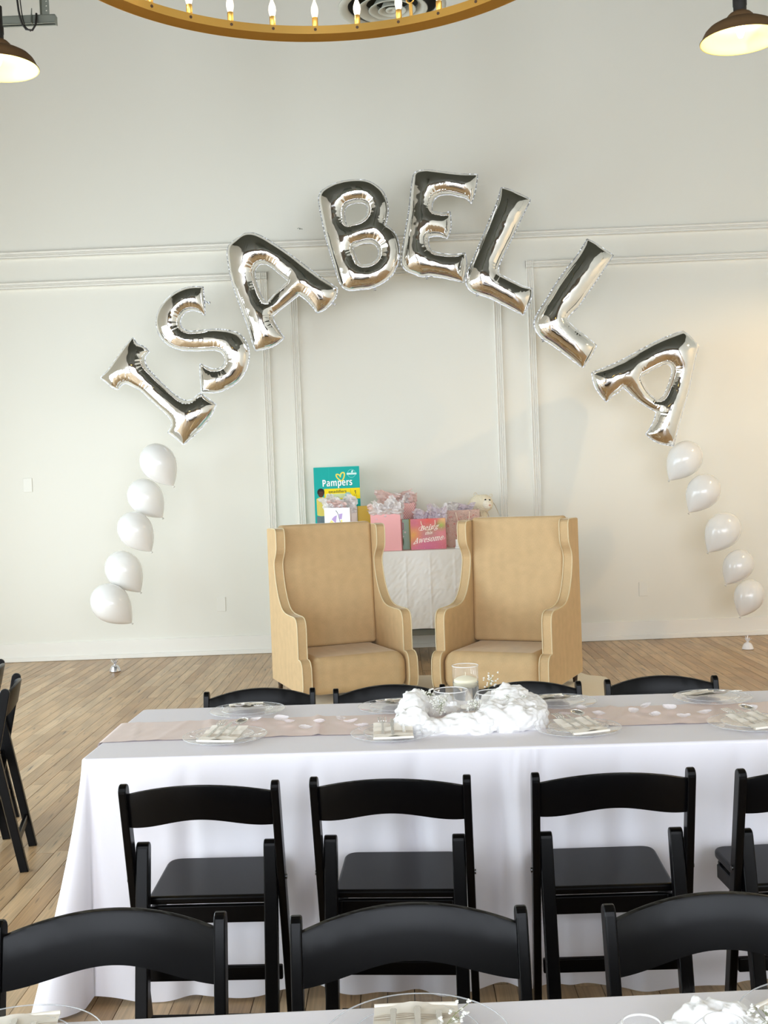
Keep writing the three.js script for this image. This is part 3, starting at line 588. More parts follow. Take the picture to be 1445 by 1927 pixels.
// ------------------------------------------------------------------ ceiling fittings
{
  const t = thing('chandelier', 'large round brass ring chandelier with a circle of candle bulbs', 'chandelier', [-0.168, 3.16, -3.165]);
  const ring = lathe([[0.800, 0.012], [0.800, 0.040], [0.818, 0.040], [0.818, 0.016], [0.822, 0.014], [0.836, 0.016], [0.842, 0.013], [0.842, 0.0], [0.838, -0.001], [0.826, 0.004], [0.812, 0.008], [0.800, 0.012]], 160);
  part(t, 'ring', toCreasedNormals(ring, 0.5), M.gold);
  const cup = lathe([[0, 0], [0.0105, 0], [0.0105, 0.030], [0.009, 0.032], [0, 0.032]], 16);
  const bulb = lathe([[0.0085, 0], [0.0115, 0.010], [0.0135, 0.022], [0.0125, 0.034], [0.0085, 0.046], [0.0045, 0.056], [0.0022, 0.066], [0, 0.072]], 18);
  const hole = new THREE.CylinderGeometry(0.0052, 0.0052, 0.003, 14).rotateX(Math.PI / 2);
  for (let k = 0; k < 34; k++) {
    const a = THREE.MathUtils.degToRad(-3.9 + k * 360 / 34), c = new THREE.Group(); c.name = 'candle'; t.add(c);
    c.position.set(0.809 * Math.sin(a), 0.040, -0.809 * Math.cos(a)); c.rotation.y = -a;
    part(c, 'candle_sleeve', cup, M.gold); part(c, 'bulb', bulb, M.bulb).position.y = 0.032; part(c, 'peg_hole', hole, M.goldDark).position.set(0, -0.013, 0.0090);
    if (k % 6 === 0) { const l = new THREE.PointLight(new THREE.Color(1, 0.80, 0.52), 0.25, 0, 2); l.position.set(c.position.x, 0.10, c.position.z); t.add(l); }
  }
  for (let k = 0; k < 4; k++) {
    const a = THREE.MathUtils.degToRad(20.5 + k * 90), P = (r, y) => V(r * Math.sin(a), y, -r * Math.cos(a)), h = new THREE.Group(); h.name = 'hanger'; t.add(h);
    part(h, 'lower_rod', tube([P(0.809, 0.03), P(0.806, 0.085)], 0.006, 4, 12), M.gold);
    for (const [y, q] of [[0.098, 0], [0.116, 1.4]]) { const g = new THREE.TorusGeometry(0.013, 0.0028, 8, 24); g.rotateY(q - a); part(h, 'chain_link', g, M.gold).position.copy(P(0.802 - (y - 0.098) * 0.3, y)); }
    part(h, 'upper_rod', tube([P(0.796, 0.125), P(0.03, 2.0)], 0.007, 4, 12), M.gold);
  }
  part(t, 'hub', lathe([[0, 1.95], [0.035, 1.955], [0.05, 1.98], [0.05, 2.02], [0.03, 2.05], [0.012, 2.06], [0.012, 3.60], [0.06, 3.61], [0.06, 3.64], [0, 3.64]], 28), M.gold);
}
function pendant(label, x, z, y, watts = 0.5, blue = 0.47) {
  const t = thing('pendant_lamp', label, 'pendant lamp', [x, y, z], 0, 'barn shade pendant lamps');
  const outer = [[0.193, 0.0], [0.194, 0.004], [0.186, 0.012], [0.178, 0.030], [0.168, 0.048], [0.150, 0.066], [0.120, 0.082], [0.085, 0.094], [0.066, 0.099]], inner = [...outer].reverse().map(([r, q]) => [Math.max(0.001, r - 0.004), Math.max(0.001, q - 0.004)]);
  part(t, 'shade', lathe(outer, 64), M.lampBrown);
  part(t, 'shade_lining', lathe([[0, 0.093], ...inner, [0.193, 0.0]], 64), M.lampWhite, 'white enamel inside of the shade');
  part(t, 'cap', lathe([[0.066, 0.098], [0.068, 0.102], [0.062, 0.118], [0.050, 0.130], [0.034, 0.138], [0.031, 0.140]], 40), M.lampBrown);
  part(t, 'socket', lathe([[0.031, 0.136], [0.031, 0.165], [0.033, 0.168], [0.033, 0.2], [0.029, 0.203], [0.029, 0.30], [0.012, 0.315], [0, 0.316]], 28), M.cordBlack);
  part(t, 'rod', new THREE.CylinderGeometry(0.012, 0.012, ROOM.top - y - 0.31, 14).translate(0, 0.31 + (ROOM.top - y - 0.31) / 2, 0), M.cordBlack);
  part(t, 'bulb', lathe([[0, 0.012], [0.010, 0.014], [0.017, 0.030], [0.024, 0.055], [0.022, 0.075], [0.014, 0.088], [0, 0.092]], 24), M.lampBulb);
  const l = new THREE.PointLight(new THREE.Color(1, blue + 0.33, blue), watts, 0, 2); l.position.set(0, 0.05, 0); t.add(l);
}
pendant('lit brown barn pendant lamp cut off by the right edge of the view', 1.757, -5.5, 3.668);
pendant('lit brown barn pendant lamp cut off by the left edge, under a metal strut', -1.868, -5.5, 3.688);
pendant('lit brown barn pendant lamp far right near the back wall, outside the view', 4.3, -8.4, 3.668, 7, 0.36);
pendant('lit brown barn pendant lamp at right, nearer than the one in view', 1.757, -1.5, 3.668);
pendant('lit brown barn pendant lamp at left, nearer than the one in view', -1.868, -1.5, 3.688);
pendant('lit brown barn pendant lamp at right, behind the place where one stands', 1.757, 2.5, 3.668);
pendant('lit brown barn pendant lamp at left, behind the place where one stands', -1.868, 2.5, 3.688);
{
  const t = thing('air_diffuser', 'round grey ceiling air diffuser of nested rings above the chandelier', 'air vent', [0.085, 4.385, -6.67]);
  part(t, 'flange', lathe([[0.262, 0.02], [0.268, 0.006], [0.300, 0.0], [0.318, 0.004], [0.320, 0.012], [0.29, 0.03], [0.27, 0.05]], 64), M.vent);
  for (const [r, y, w] of [[0.205, -0.006, 0.052], [0.135, -0.010, 0.042], [0.078, -0.014, 0.032]]) part(t, 'cone_ring', lathe([[r - w, 0.028 + y], [r - w * 0.4, 0.006 + y], [r, y], [r + 0.006, y + 0.002], [r - w * 0.3, 0.014 + y], [r - w + 0.006, 0.05 + y]], 56), M.vent);
  part(t, 'centre_disc', lathe([[0, 0.0], [0.02, -0.012], [0.038, -0.012], [0.040, -0.006], [0.02, 0.01], [0, 0.012]], 36), M.vent);
  part(t, 'throat', lathe([[0, 0.14], [0.262, 0.14], [0.264, 0.03]], 56), M.ventDark);
  part(t, 'duct', new THREE.CylinderGeometry(0.266, 0.266, ROOM.top - 4.385 - 0.03, 48, 1, true).translate(0, (ROOM.top - 4.385 + 0.03) / 2, 0), M.steel);
}
{
  const t = thing('strut_hanger', 'galvanised metal strut on perforated hangers in the top left corner', 'metal strut', [-1.72, 4.124, -6.0]);
  part(t, 'rail', merge([box(0.9, 0.003, 0.041, -0.45, 0.0205, 0), box(0.9, 0.041, 0.003, -0.45, 0, 0.019), box(0.9, 0.041, 0.003, -0.45, 0, -0.019), box(0.9, 0.003, 0.011, -0.45, -0.0205, 0.015), box(0.9, 0.003, 0.011, -0.45, -0.0205, -0.015)]), M.steel);
  part(t, 'end_cap', box(0.003, 0.046, 0.044, 0.0015, -0.002, 0), M.steel);
  const hs = new THREE.Shape(); hs.moveTo(-0.019, 0); hs.lineTo(0.019, 0); hs.lineTo(0.019, 2.65); hs.lineTo(-0.019, 2.65); hs.closePath();
  for (let y = 0.022; y < 2.6; y += 0.025) { const p = new THREE.Path(); p.absarc(0.004, y, 0.0042, 0, Math.PI * 2, true); hs.holes.push(p); }
  const perforated = new THREE.ExtrudeGeometry(hs, { depth: 0.003, bevelEnabled: false, curveSegments: 5 });
  for (const x of [-0.047, -0.84]) { const a = part(t, 'hanger', perforated, M.steel); a.position.set(x, 0.022, 0.012); const b = part(t, 'hanger', perforated, M.steel); b.position.set(x - 0.022, 0.022, -0.004); b.rotation.y = 1.05; b.rotation.z = 0.016; }
  part(t, 'bracket', extrudeX([[0, -0.03], [0.03, -0.03], [0.004, 0.055]], 0.004, 0).translate(-0.118, 0.0, 0.022), M.steel);
  const c = solo('looped_cable', 'dark cable hanging in a loop over the metal strut', 'cable', tube([[-1.915, ROOM.top, -5.95], [-1.912, 4.5, -5.95], [-1.905, 4.22, -5.95], [-1.893, 4.12, -5.95], [-1.872, 4.066, -5.95], [-1.845, 4.049, -5.95], [-1.820, 4.062, -5.95], [-1.812, 4.10, -5.955], [-1.814, 4.15, -5.975]], 0.0055, 80, 8), M.cordBlack);
  const c2 = solo('looped_cable', 'second thinner dark cable beside the looped cable at top left', 'cable', tube([[-1.905, ROOM.top, -5.965], [-1.902, 4.5, -5.965], [-1.893, 4.2, -5.965], [-1.880, 4.10, -5.965], [-1.862, 4.060, -5.965], [-1.840, 4.055, -5.965], [-1.822, 4.072, -5.965], [-1.818, 4.12, -5.97]], 0.003, 70, 6), M.cordBlack);
}

// ------------------------------------------------------------------ wingback armchairs (origin on the floor, middle of the back; faces +z)
const ARM = { W: 0.88, D: 0.87, H: 1.241, T: 0.075 };
const armGeo = (() => {
  const G = {}, prof = smoothPath([[0, 0.07, 1], [0.845, 0.07, 1], [0.868, 0.12], [0.868, 0.25], [0.855, 0.295], [0.82, 0.318], [0.775, 0.322, 1], [0.772, 0.40], [0.770, 0.54], [0.757, 0.588], [0.72, 0.612], [0.58, 0.618], [0.46, 0.625], [0.37, 0.648], [0.30, 0.70], [0.24, 0.785], [0.205, 0.87], [0.185, 0.95], [0.185, 0.99], [0.21, 1.035], [0.245, 1.075], [0.262, 1.11], [0.267, 1.17], [0.266, 1.235], [0.255, 1.262], [0.225, 1.272], [0, 1.272, 1]].map(([z, y, c]) => [z, y > 0.7 ? 0.7 + (y - 0.7) * 0.945 : y, c]), 0.018);
  G.side = extrudeX(prof, ARM.T, 0.010, 3);
  boxUV(G.side, 1.4);
  const front = prof.filter(([z, y]) => !(z < 0.02) && !(y < 0.08 && z < 0.8));
  for (const k of [0, 1]) G['pipe' + k] = tube(front.filter((_, i) => i % 2 === 0).map(([z, y]) => { const n = 0.002; return V((k ? 1 : -1) * (ARM.T / 2 - 0.004), y + 0.001, z + n); }), 0.0042, 220, 6);
  // padded inside back, gently bulging
  G.inner = (() => { const g = new RoundedBoxGeometry(ARM.W - 2 * ARM.T + 0.006, 0.95, 0.15, 8, 0.03), p = g.attributes.position; for (let i = 0; i < p.count; i++) { const x = p.getX(i) / 0.375, y = p.getY(i) / 0.49; if (p.getZ(i) > 0.02) p.setZ(i, p.getZ(i) + 0.028 * (1 - x * x) * (1 - 0.5 * y * y) - 0.045 * (y * 0.5 + 0.5)); } g.computeVertexNormals(); return boxUV(g.translate(0, 0.30 + 0.49, 0.115), 1.4); })();
  G.shell = planarUV(rbox(ARM.W - 2 * ARM.T + 0.004, ARM.H - 0.07, 0.06, 0.012, 0, (ARM.H + 0.07) / 2, 0.032), 0, 1, 1.4, 1.4);
  G.seat = (() => {
    const g = new RoundedBoxGeometry(ARM.W - 2 * ARM.T + 0.006, 0.25, 0.73, 12, 0.075), p = g.attributes.position;
    for (let i = 0; i < p.count; i++) { const x = p.getX(i) / 0.378, z = p.getZ(i) / 0.365; if (p.getY(i) > 0) p.setY(i, p.getY(i) + (0.080 - 0.02 * (1 - z)) * Math.max(0, 1 - x * x) * Math.pow(Math.max(0, 1 - Math.pow(Math.abs(z), 3)), 0.6)); if (p.getZ(i) > 0.3) p.setZ(i, p.getZ(i) + 0.012 * (1 - x * x)); }
    g.computeVertexNormals(); return boxUV(g.translate(0, 0.06 + 0.1225, 0.485), 1.4);
  })();
  G.leg = lathe([[0, 0], [0.018, 0], [0.026, 0.072], [0, 0.072]], 4).rotateY(Math.PI / 4);
  return G;
})();
function armchair(label, pos, turn) {
  const t = thing('wingback_armchair', label, 'armchair', pos, turn, 'beige wingback armchairs');
  for (const k of [-1, 1]) {
    const s = part(t, 'wing_side', armGeo.side, M.velvet); s.position.x = k * (ARM.W / 2 - ARM.T / 2);
    part(s, 'piping', armGeo.pipe0, M.piping, 'pale piping along the edge'); part(s, 'piping', armGeo.pipe1, M.piping, 'pale piping along the edge');
  }
  part(t, 'backrest', armGeo.inner, M.velvet); part(t, 'back_shell', armGeo.shell, M.velvet); part(t, 'seat', armGeo.seat, M.velvet);
  for (const x of [-1, 1]) for (const z of [0.05, 0.80]) part(t, 'leg', armGeo.leg, M.darkWood).position.set(x * 0.39, 0, z);
  return t;
}
const A20 = THREE.MathUtils.degToRad(20.5);
armchair('beige velvet wingback armchair on the left, angled inward, bright left side', [-0.605, 0.03, -8.795], A20);
armchair('beige velvet wingback armchair on the right, angled inward, beside the cream rug', [0.966, 0.03, -8.642], -THREE.MathUtils.degToRad(24.5));
// fluffy cream rug with a scalloped edge under the armchairs
{
  const pts = []; const n = 26;
  for (let i = 0; i < n; i++) { const a = i / n * Math.PI * 2, c = Math.cos(a), s = Math.sin(a), k = 1 + (i % 2 ? 0.028 : -0.02); pts.push([0.36 + 1.19 * k * Math.sign(c) * Math.pow(Math.abs(c), 0.55), -8.33 + 0.63 * k * Math.sign(s) * Math.pow(Math.abs(s), 0.6)]); }
  const out = smoothPath(pts, 0.025), sh = new THREE.Shape(out.map(([x, z]) => new THREE.Vector2(x, -z)));
  const g = extrudeY(sh, 0.03, 0.012, 4);
  solo('fluffy_rug', 'cream fluffy rug with wavy scalloped edge on the floor under the armchairs', 'rug', g, M.rug);
}

// ------------------------------------------------------------------ soft lumps (cotton, plush): one closed surface round many spheres
function lumps(spheres, res, blend, displace) {
  const lo = V(9, 9, 9), hi = V(-9, -9, -9);
  for (const [x, y, z, r] of spheres) { lo.min(V(x - r, y - r, z - r)); hi.max(V(x + r, y + r, z + r)); }
  lo.subScalar(0.02); hi.addScalar(0.02);
  const mc = new MarchingCubes(res, undefined, false, false, 400000), size = mc.size, half = size / 2, c = lo.clone().add(hi).multiplyScalar(0.5), e = hi.clone().sub(lo).multiplyScalar(0.5);
  mc.isolation = 0;
  for (let k = 0; k < size; k++) for (let j = 0; j < size; j++) for (let i = 0; i < size; i++) {
    const x = c.x + (i - half) / half * e.x, y = c.y + (j - half) / half * e.y, z = c.z + (k - half) / half * e.z;
    let acc = 0, near = 9;
    for (const s of spheres) { const d = Math.hypot(x - s[0], (y - s[1]) / (s[4] ?? 1), z - s[2]) - s[3]; near = Math.min(near, d); if (d < blend * 5) acc += Math.exp(-d / blend); }
    let d = acc > 0 ? -blend * Math.log(acc) : near;
    if (d < 0.05 && d > -0.05) d -= displace(x, y, z);
    mc.field[i + j * size + k * size * size] = -d;
  }
  mc.update();
  const p = new Float32Array(mc.count * 3); for (let i = 0; i < mc.count; i++) { p[3 * i] = c.x + mc.positionArray[3 * i] * e.x; p[3 * i + 1] = c.y + mc.positionArray[3 * i + 1] * e.y; p[3 * i + 2] = c.z + mc.positionArray[3 * i + 2] * e.z; }
  let g = new THREE.BufferGeometry(); g.setAttribute('position', new THREE.BufferAttribute(p, 3)); g = mergeVertices(g, 1e-5); g.computeVertexNormals(); return g;
}
const fbm = (x, y, z, s) => noise3(x * s, y * s, z * s) * 0.5 + noise3(x * s * 2.3, y * s * 2.3, z * s * 2.3) * 0.3 + noise3(x * s * 5.1, y * s * 5.1, z * s * 5.1) * 0.2;
function fuzz(geo, count, len, seed) {    // fine loose fibres standing off a soft surface
  const p = geo.attributes.position, n = geo.attributes.normal, r = rng(seed);
  const strand = grid(4, 1, (u, v) => [(v - 0.5) * 0.0006 * (1 - 0.6 * u) + 0.25 * u * u, u, 0.18 * Math.sin(u * 3)]);
  const im = new THREE.InstancedMesh(strand, M.fibre, count), m = new THREE.Matrix4(), q = new THREE.Quaternion(), q2 = new THREE.Quaternion();
  for (let k = 0; k < count; k++) {
    const i = Math.floor(r() * p.count), d = V(n.getX(i) + (r() - 0.5) * 1.9, n.getY(i) + (r() - 0.5) * 1.9, n.getZ(i) + (r() - 0.5) * 1.9).normalize(), L = len * (0.4 + r());
    q.setFromUnitVectors(V(0, 1, 0), d); q2.setFromAxisAngle(V(0, 1, 0), r() * 6.28); q.multiply(q2);
    m.compose(V(p.getX(i), p.getY(i), p.getZ(i)), q, V(L * 0.5, L, L * 0.5));
    im.setMatrixAt(k, m);
  }
  im.name = 'loose_fibres'; im.userData.kind = 'stuff'; return im;
}
function cottonCloud(label, spheres, res, seed, fibres) {
  const g = lumps(spheres, res, 0.012, (x, y, z) => 0.010 * noise3(x * 15, y * 15, z * 15) + 0.005 * noise3(x * 36, y * 36, z * 36) + 0.0008 * noise3(x * 120, y * 120, z * 120));
  const t = thing('cotton_cloud', label, 'cotton fill', [0, 0, 0]);
  part(t, 'cotton_fill', g, M.cotton); t.add(fuzz(g, fibres, 0.020, seed)); return t;
}
cottonCloud('white cotton cloud heaped round glass bowls in the middle of the long table', [
  [-0.005, 0.785, -3.70, 0.036], [0.030, 0.800, -3.66, 0.046], [0.085, 0.772, -3.640, 0.034], [0.135, 0.768, -3.655, 0.036], [0.190, 0.782, -3.650, 0.040], [0.243, 0.772, -3.635, 0.036], [0.295, 0.800, -3.665, 0.050], [0.345, 0.792, -3.650, 0.046], [0.395, 0.785, -3.660, 0.042], [0.435, 0.785, -3.70, 0.042],
  [0.025, 0.815, -3.78, 0.048], [0.045, 0.820, -3.84, 0.042], [0.015, 0.79, -3.86, 0.04], [0.345, 0.828, -3.80, 0.050], [0.390, 0.815, -3.80, 0.050], [0.435, 0.795, -3.80, 0.045], [0.365, 0.80, -3.73, 0.05], [0.42, 0.79, -3.75, 0.045],
  [0.15, 0.785, -3.945, 0.038], [0.305, 0.79, -3.93, 0.040], [0.36, 0.785, -3.90, 0.04], [0.09, 0.79, -3.92, 0.04], [0.325, 0.812, -3.735, 0.03], 
].map((s) => [s[0], s[1], s[2], s[3]]), 112, 41, 48000);
cottonCloud('small white cotton cloud on the nearest table at the bottom right corner', [
  [0.395, 0.768, -1.630, 0.016], [0.425, 0.770, -1.640, 0.022], [0.462, 0.769, -1.640, 0.021], [0.496, 0.766, -1.630, 0.016], [0.43, 0.768, -1.60, 0.020], [0.475, 0.768, -1.595, 0.019], [0.37, 0.764, -1.61, 0.012],
], 84, 43, 14000);

// ------------------------------------------------------------------ glass on the tables
function fishBowl(label, x, z, r, top) {
  const t = thing('fish_bowl', label, 'glass bowl', [x, TOP + 0.001, z]), cy = r * 0.86, a1 = Math.asin(Math.min(0.95, (top - cy) / r)), pts = [[0, 0.002], [r * 0.45, 0.002]];
  for (let i = 0; i <= 24; i++) { const a = -1.05 + (a1 + 1.05) * i / 24; pts.push([r * Math.cos(a), cy + r * Math.sin(a)]); }
  part(t, 'bowl', lathe(pts, 56), M.clear);
  part(t, 'rim', new THREE.TorusGeometry(r * Math.cos(a1), 0.0016, 8, 56).rotateX(Math.PI / 2).translate(0, cy + r * Math.sin(a1), 0), M.glassRim);
}
fishBowl('larger round glass bowl in the cotton cloud, left of the candle vase', 0.160, -3.800, 0.074, 0.111);
fishBowl('smaller round glass bowl in the cotton cloud, right of the candle vase', 0.300, -3.805, 0.066, 0.097);
fishBowl('round glass bowl on the nearest table, left of the small cotton cloud', 0.300, -1.475, 0.052, 0.090);
fishBowl('round glass bowl on the nearest table, just below the small cotton cloud', 0.408, -1.472, 0.052, 0.090);
{
  const x = 0.224, z = -4.02, R = 0.047;
  const t = thing('candle_vase', 'tall clear glass cylinder vase half full of water behind the cotton cloud', 'glass vase', [x, TOP + 0.001, z]);
  part(t, 'glass', lathe([[0, 0.001], [R, 0.001], [R, 0.157]], 56), M.clear);
  part(t, 'base', new THREE.CylinderGeometry(R - 0.001, R - 0.001, 0.008, 48).translate(0, 0.005, 0), M.clearPlate);
  part(t, 'rim', new THREE.TorusGeometry(R, 0.0013, 8, 56).rotateX(Math.PI / 2).translate(0, 0.157, 0), M.glassRim);
  part(t, 'water', new THREE.CylinderGeometry(R - 0.0015, R - 0.0015, 0.088, 48).translate(0, 0.0535, 0), M.water);
  const c = thing('floating_candle', 'cream floating disc candle in the tall glass vase', 'candle', [x, TOP + 0.078, z]);
  part(c, 'wax', lathe([[0, 0], [0.026, 0.001], [0.037, 0.010], [0.0415, 0.021], [0.0415, 0.029], [0.039, 0.032], [0.030, 0.037], [0.015, 0.042], [0, 0.0435]], 44), M.wax);
  part(c, 'wick', tube([[0, 0.042, 0], [0.0005, 0.05, 0], [-0.0005, 0.056, 0]], 0.0011, 6, 6), M.wick);
}

// ------------------------------------------------------------------ place settings
const setGeo = (() => {
  const G = {};
  G.charger = lathe([[0, 0.002], [0.088, 0.002], [0.097, 0.0055], [0.132, 0.0125], [0.138, 0.0137]], 72);
  G.chargerRim = new THREE.TorusGeometry(0.138, 0.0011, 6, 72).rotateX(Math.PI / 2).translate(0, 0.0137, 0);
  G.plate = lathe([[0, 0.001], [0.058, 0.001], [0.066, 0.005], [0.092, 0.0112], [0.0955, 0.0117]], 60);
  G.plateRim = new THREE.TorusGeometry(0.0955, 0.0009, 6, 60).rotateX(Math.PI / 2).translate(0, 0.0117, 0);
  const wav = (u, v, k) => 0.0025 * Math.sin(u * 7 + k) * v + 0.0015 * noise2(u * 3 + k, v * 3);
  G.napkin = merge([grid(14, 14, (u, v) => [(u - 0.5) * (0.128 - 0.006 * v), 0.0035 + wav(u, 1 - v, 1) + 0.020 * Math.pow(1 - v, 2.2), -0.062 + v * 0.142]), grid(14, 10, (u, v) => [(u - 0.5) * 0.128, 0.0085 + wav(u, v, 4) + 0.012 * (1 - v) * (1 - v), -0.012 + v * 0.093])]);
  G.fold = tube([[-0.064, 0.0055, 0.081], [0, 0.0055, 0.083], [0.064, 0.0055, 0.081]], 0.0042, 14, 8);
  G.stripe = merge([0, 1, 2, 3].map((k) => grid(14, 1, (u, q) => { const z = 0.020 + k * 0.0065 + q * 0.0016, v = (z + 0.012) / 0.093; return [(u - 0.5) * 0.127, 0.0092 + wav(u, v, 4) + 0.012 * (1 - v) * (1 - v), z]; })));
  const ribbon = (pts, th = 0.0016) => { const s = new THREE.Shape(pts.map(([a, b]) => new THREE.Vector2(a, b))); return extrudeY(s, th, 0.0004, 1, 6); };
  const handle = (w0, w1, z0, z1) => ribbon([[-w0, -z0], [w0, -z0], [w1, -z1 + 0.004], [w1 * 0.7, -z1], [-w1 * 0.7, -z1], [-w1, -z1 + 0.004]]);
  // handle reaches towards +z (the sitter); heads at -z
  const tines = []; for (let k = 0; k < 4; k++) tines.push(rbox(0.0040, 0.0020, 0.038, 0.0008, -0.0126 + k * 0.0084, 0.0022, -0.062));
  G.fork = merge([...tines, ribbon([[-0.0146, 0.046], [0.0146, 0.046], [0.0132, 0.036], [0.004, 0.028], [-0.004, 0.028], [-0.0132, 0.036]]), handle(0.003, 0.0048, -0.030, 0.075)]);
  G.knife = merge([ribbon([[-0.006, 0.01], [0.006, 0.01], [0.0065, 0.05], [0.002, 0.078], [-0.005, 0.07]], 0.0014), handle(0.0045, 0.005, -0.012, 0.075)]);
  const bowl = new THREE.SphereGeometry(1, 26, 14, 0, Math.PI * 2, Math.PI / 2, Math.PI / 2).scale(0.0205, 0.008, 0.028).translate(0, 0.008, -0.060);
  G.spoon = merge([bowl, new THREE.TorusGeometry(1, 0.04, 6, 30).rotateX(Math.PI / 2).scale(0.0205, 0.012, 0.028).translate(0, 0.008, -0.060), handle(0.0028, 0.0048, -0.034, 0.075).translate(0, 0.003, 0)]);
  return G;
})();
function placeSetting(x, z, turn, where, opts = {}) {
  const sp = (dx, dz) => { const c = Math.cos(turn), s = Math.sin(turn); return [x + dx * c + dz * s, z - dx * s + dz * c]; };
  const base = TOP + 0.0035, GR = 'place settings of clear plates on the white tables';
  const ch = thing('charger_plate', `large clear plate, ${where}`, 'plate', [x, base, z], turn, GR);
  part(ch, 'dish', setGeo.charger, M.clearPlate); part(ch, 'rim', setGeo.chargerRim, M.rim);
  const pl = thing('small_plate', `small clear plate on larger plate, ${where}`, 'plate', [x, base + 0.0042, z], turn, GR);
  part(pl, 'dish', setGeo.plate, M.clearPlate); part(pl, 'rim', setGeo.plateRim, M.rim);
  const nz = sp(0.0, 0.012), na = thing('folded_napkin', `cream folded napkin with cutlery, ${where}`, 'napkin', [nz[0], base + 0.010, nz[1]], turn + (opts.twist ?? 0), GR);
  part(na, 'folded_paper', setGeo.napkin, M.napkin); part(na, 'bottom_fold', setGeo.fold, M.napkin); part(na, 'stripe', setGeo.stripe, M.stripe, 'thin printed stripes');
  const items = [['fork', setGeo.fork, -0.034, -0.012, 'silver fork'], ['knife', setGeo.knife, -0.002, 0.002, 'silver knife'], ['spoon', setGeo.spoon, 0.034, -0.010, 'silver spoon']];
  for (const [n, g, dx, dz, what] of items) { const q = sp(dx, dz); const o = solo(n, `${what} on napkin, ${where}`, n, g, M.chrome, [q[0], base + 0.0310 + (opts.lift ?? 0), q[1]], GR); o.rotation.order = 'YXZ'; o.rotation.set(0.13, turn + (opts.twist ?? 0) * 1.3, 0); }
}
placeSetting(-0.576, -4.072, Math.PI + 0.1, 'far side of the long table, leftmost', { twist: 0.1 });
placeSetting(-0.031, -4.042, Math.PI - 0.15, 'far side of the long table, left of the cloud', { twist: -0.1 });
placeSetting(0.555, -4.020, Math.PI + 0.25, 'far side of the long table, right of the cloud', { twist: 0.1 });
placeSetting(1.106, -4.000, Math.PI + 0.35, 'far side of the long table, rightmost', { twist: 0.15 });
placeSetting(-0.595, -3.656, -0.12, 'near side of the long table, leftmost', { twist: -0.08 });
placeSetting(-0.040, -3.615, 0.0, 'near side of the long table, below the cloud', { twist: 0.02 });
placeSetting(0.557, -3.589, 0.22, 'near side of the long table, right of the cloud', { twist: 0.1 });
placeSetting(1.112, -3.576, 0.28, 'near side of the long table, cut by right edge', { twist: 0.1 });
placeSetting(-0.600, -1.611, Math.PI + 0.1, 'nearest table, bottom left corner', { twist: 0.1 });
placeSetting(0.000, -1.607, Math.PI, 'nearest table, middle of the bottom edge', {});
placeSetting(0.610, -1.611, Math.PI + 0.45, 'nearest table, bottom right corner', { twist: 0.1 });

// ------------------------------------------------------------------ petals on the runner
{
  const make = (seed) => { const r = rng(seed), cup = 0.006 + 0.008 * r(), curl = r() * 0.006; return grid(10, 10, (u, v) => { const a = (u - 0.5) * 2, b = (v - 0.5) * 2, w = Math.sqrt(Math.max(0, 1 - 0.96 * b * b)) * (0.8 + 0.2 * b); return [a * w * 0.021, cup * (a * a * w * w + 0.7 * b * b) + curl * b * Math.abs(b) + 0.0012 * noise2(a * 3 + seed, b * 3), b * 0.026]; }); };
  const shapes = [1, 2, 3, 4].map(make), r = rng(77);
  const at = [[-0.585, -3.832], [-0.522, -3.878], [-0.432, -3.885], [-0.398, -3.826], [-0.334, -3.725], [-0.296, -3.809], [-0.224, -3.840], [-0.186, -3.791], [-0.147, -3.727], [0.546, -3.787], [0.616, -3.872], [0.658, -3.768], [0.778, -3.795], [0.837, -3.869], [0.839, -3.725], [0.910, -3.829], [0.924, -3.692], [1.003, -3.734], [1.172, -3.765]];
  const ord = ['leftmost', 'second from left', 'third from left', 'fourth from left', 'fifth from left', 'sixth from left', 'fourth left of the cloud', 'second left of the cloud', 'just left of the cloud', 'first right of the cloud', 'second right of the cloud, far edge', 'third right of the cloud', 'fourth right of the cloud', 'near the far edge right of the cloud', 'in the near group right of the cloud', 'in the middle between cloud and rightmost plates', 'at the near edge right of the cloud', 'just left of the rightmost plates', 'between the two rightmost plates'];
  at.forEach(([x, z], i) => { const p = solo('petal', `white fabric rose petal on the blush runner, ${ord[i]}`, 'petal', shapes[i % 4], M.petal, [x, TOP + 0.0105, z], 'white petals on the runner'); p.rotation.set((r() - 0.5) * 0.5, r() * 6.28, (r() - 0.5) * 0.5); p.position.y += 0.004; });
}
// ------------------------------------------------------------------ baby's breath
function sprig(label, base, tip, spread, count, seed) {
  const r = rng(seed), t = thing('flower_sprig', label, 'flower sprig', base), B = V(0, 0, 0), T = V(tip[0] - base[0], tip[1] - base[1], tip[2] - base[2]);
  const stems = [tube([B, T.clone().multiplyScalar(0.5).add(V(0, 0.006, 0)), T], 0.0006, 8, 5)], dots = [];
  const ico = new THREE.IcosahedronGeometry(1, 1);
  for (let k = 0; k < count; k++) {
    const p = T.clone().multiplyScalar(0.25 + 0.75 * r()).add(V((r() - 0.5) * 2 * spread[0], (r() - 0.35) * 2 * spread[1], (r() - 0.5) * 2 * spread[2]));
    if (k % 3 === 0) stems.push(tube([T.clone().multiplyScalar(0.2 + 0.5 * r()), p.clone().lerp(T, 0.3).add(V(0, -0.003, 0)), p], 0.0004, 5, 4));
    const n = 3 + Math.floor(r() * 3); for (let j = 0; j < n; j++) { const s = 0.0014 + 0.0013 * r(); dots.push(ico.clone().scale(s, s * 0.8, s).translate(p.x + (r() - 0.5) * 0.004, p.y + (r() - 0.5) * 0.004, p.z + (r() - 0.5) * 0.004)); }
  }
  part(t, 'stems', merge(stems), M.stem); const b = part(t, 'blossoms', merge(dots), M.blossom); b.userData.kind = 'stuff';
}
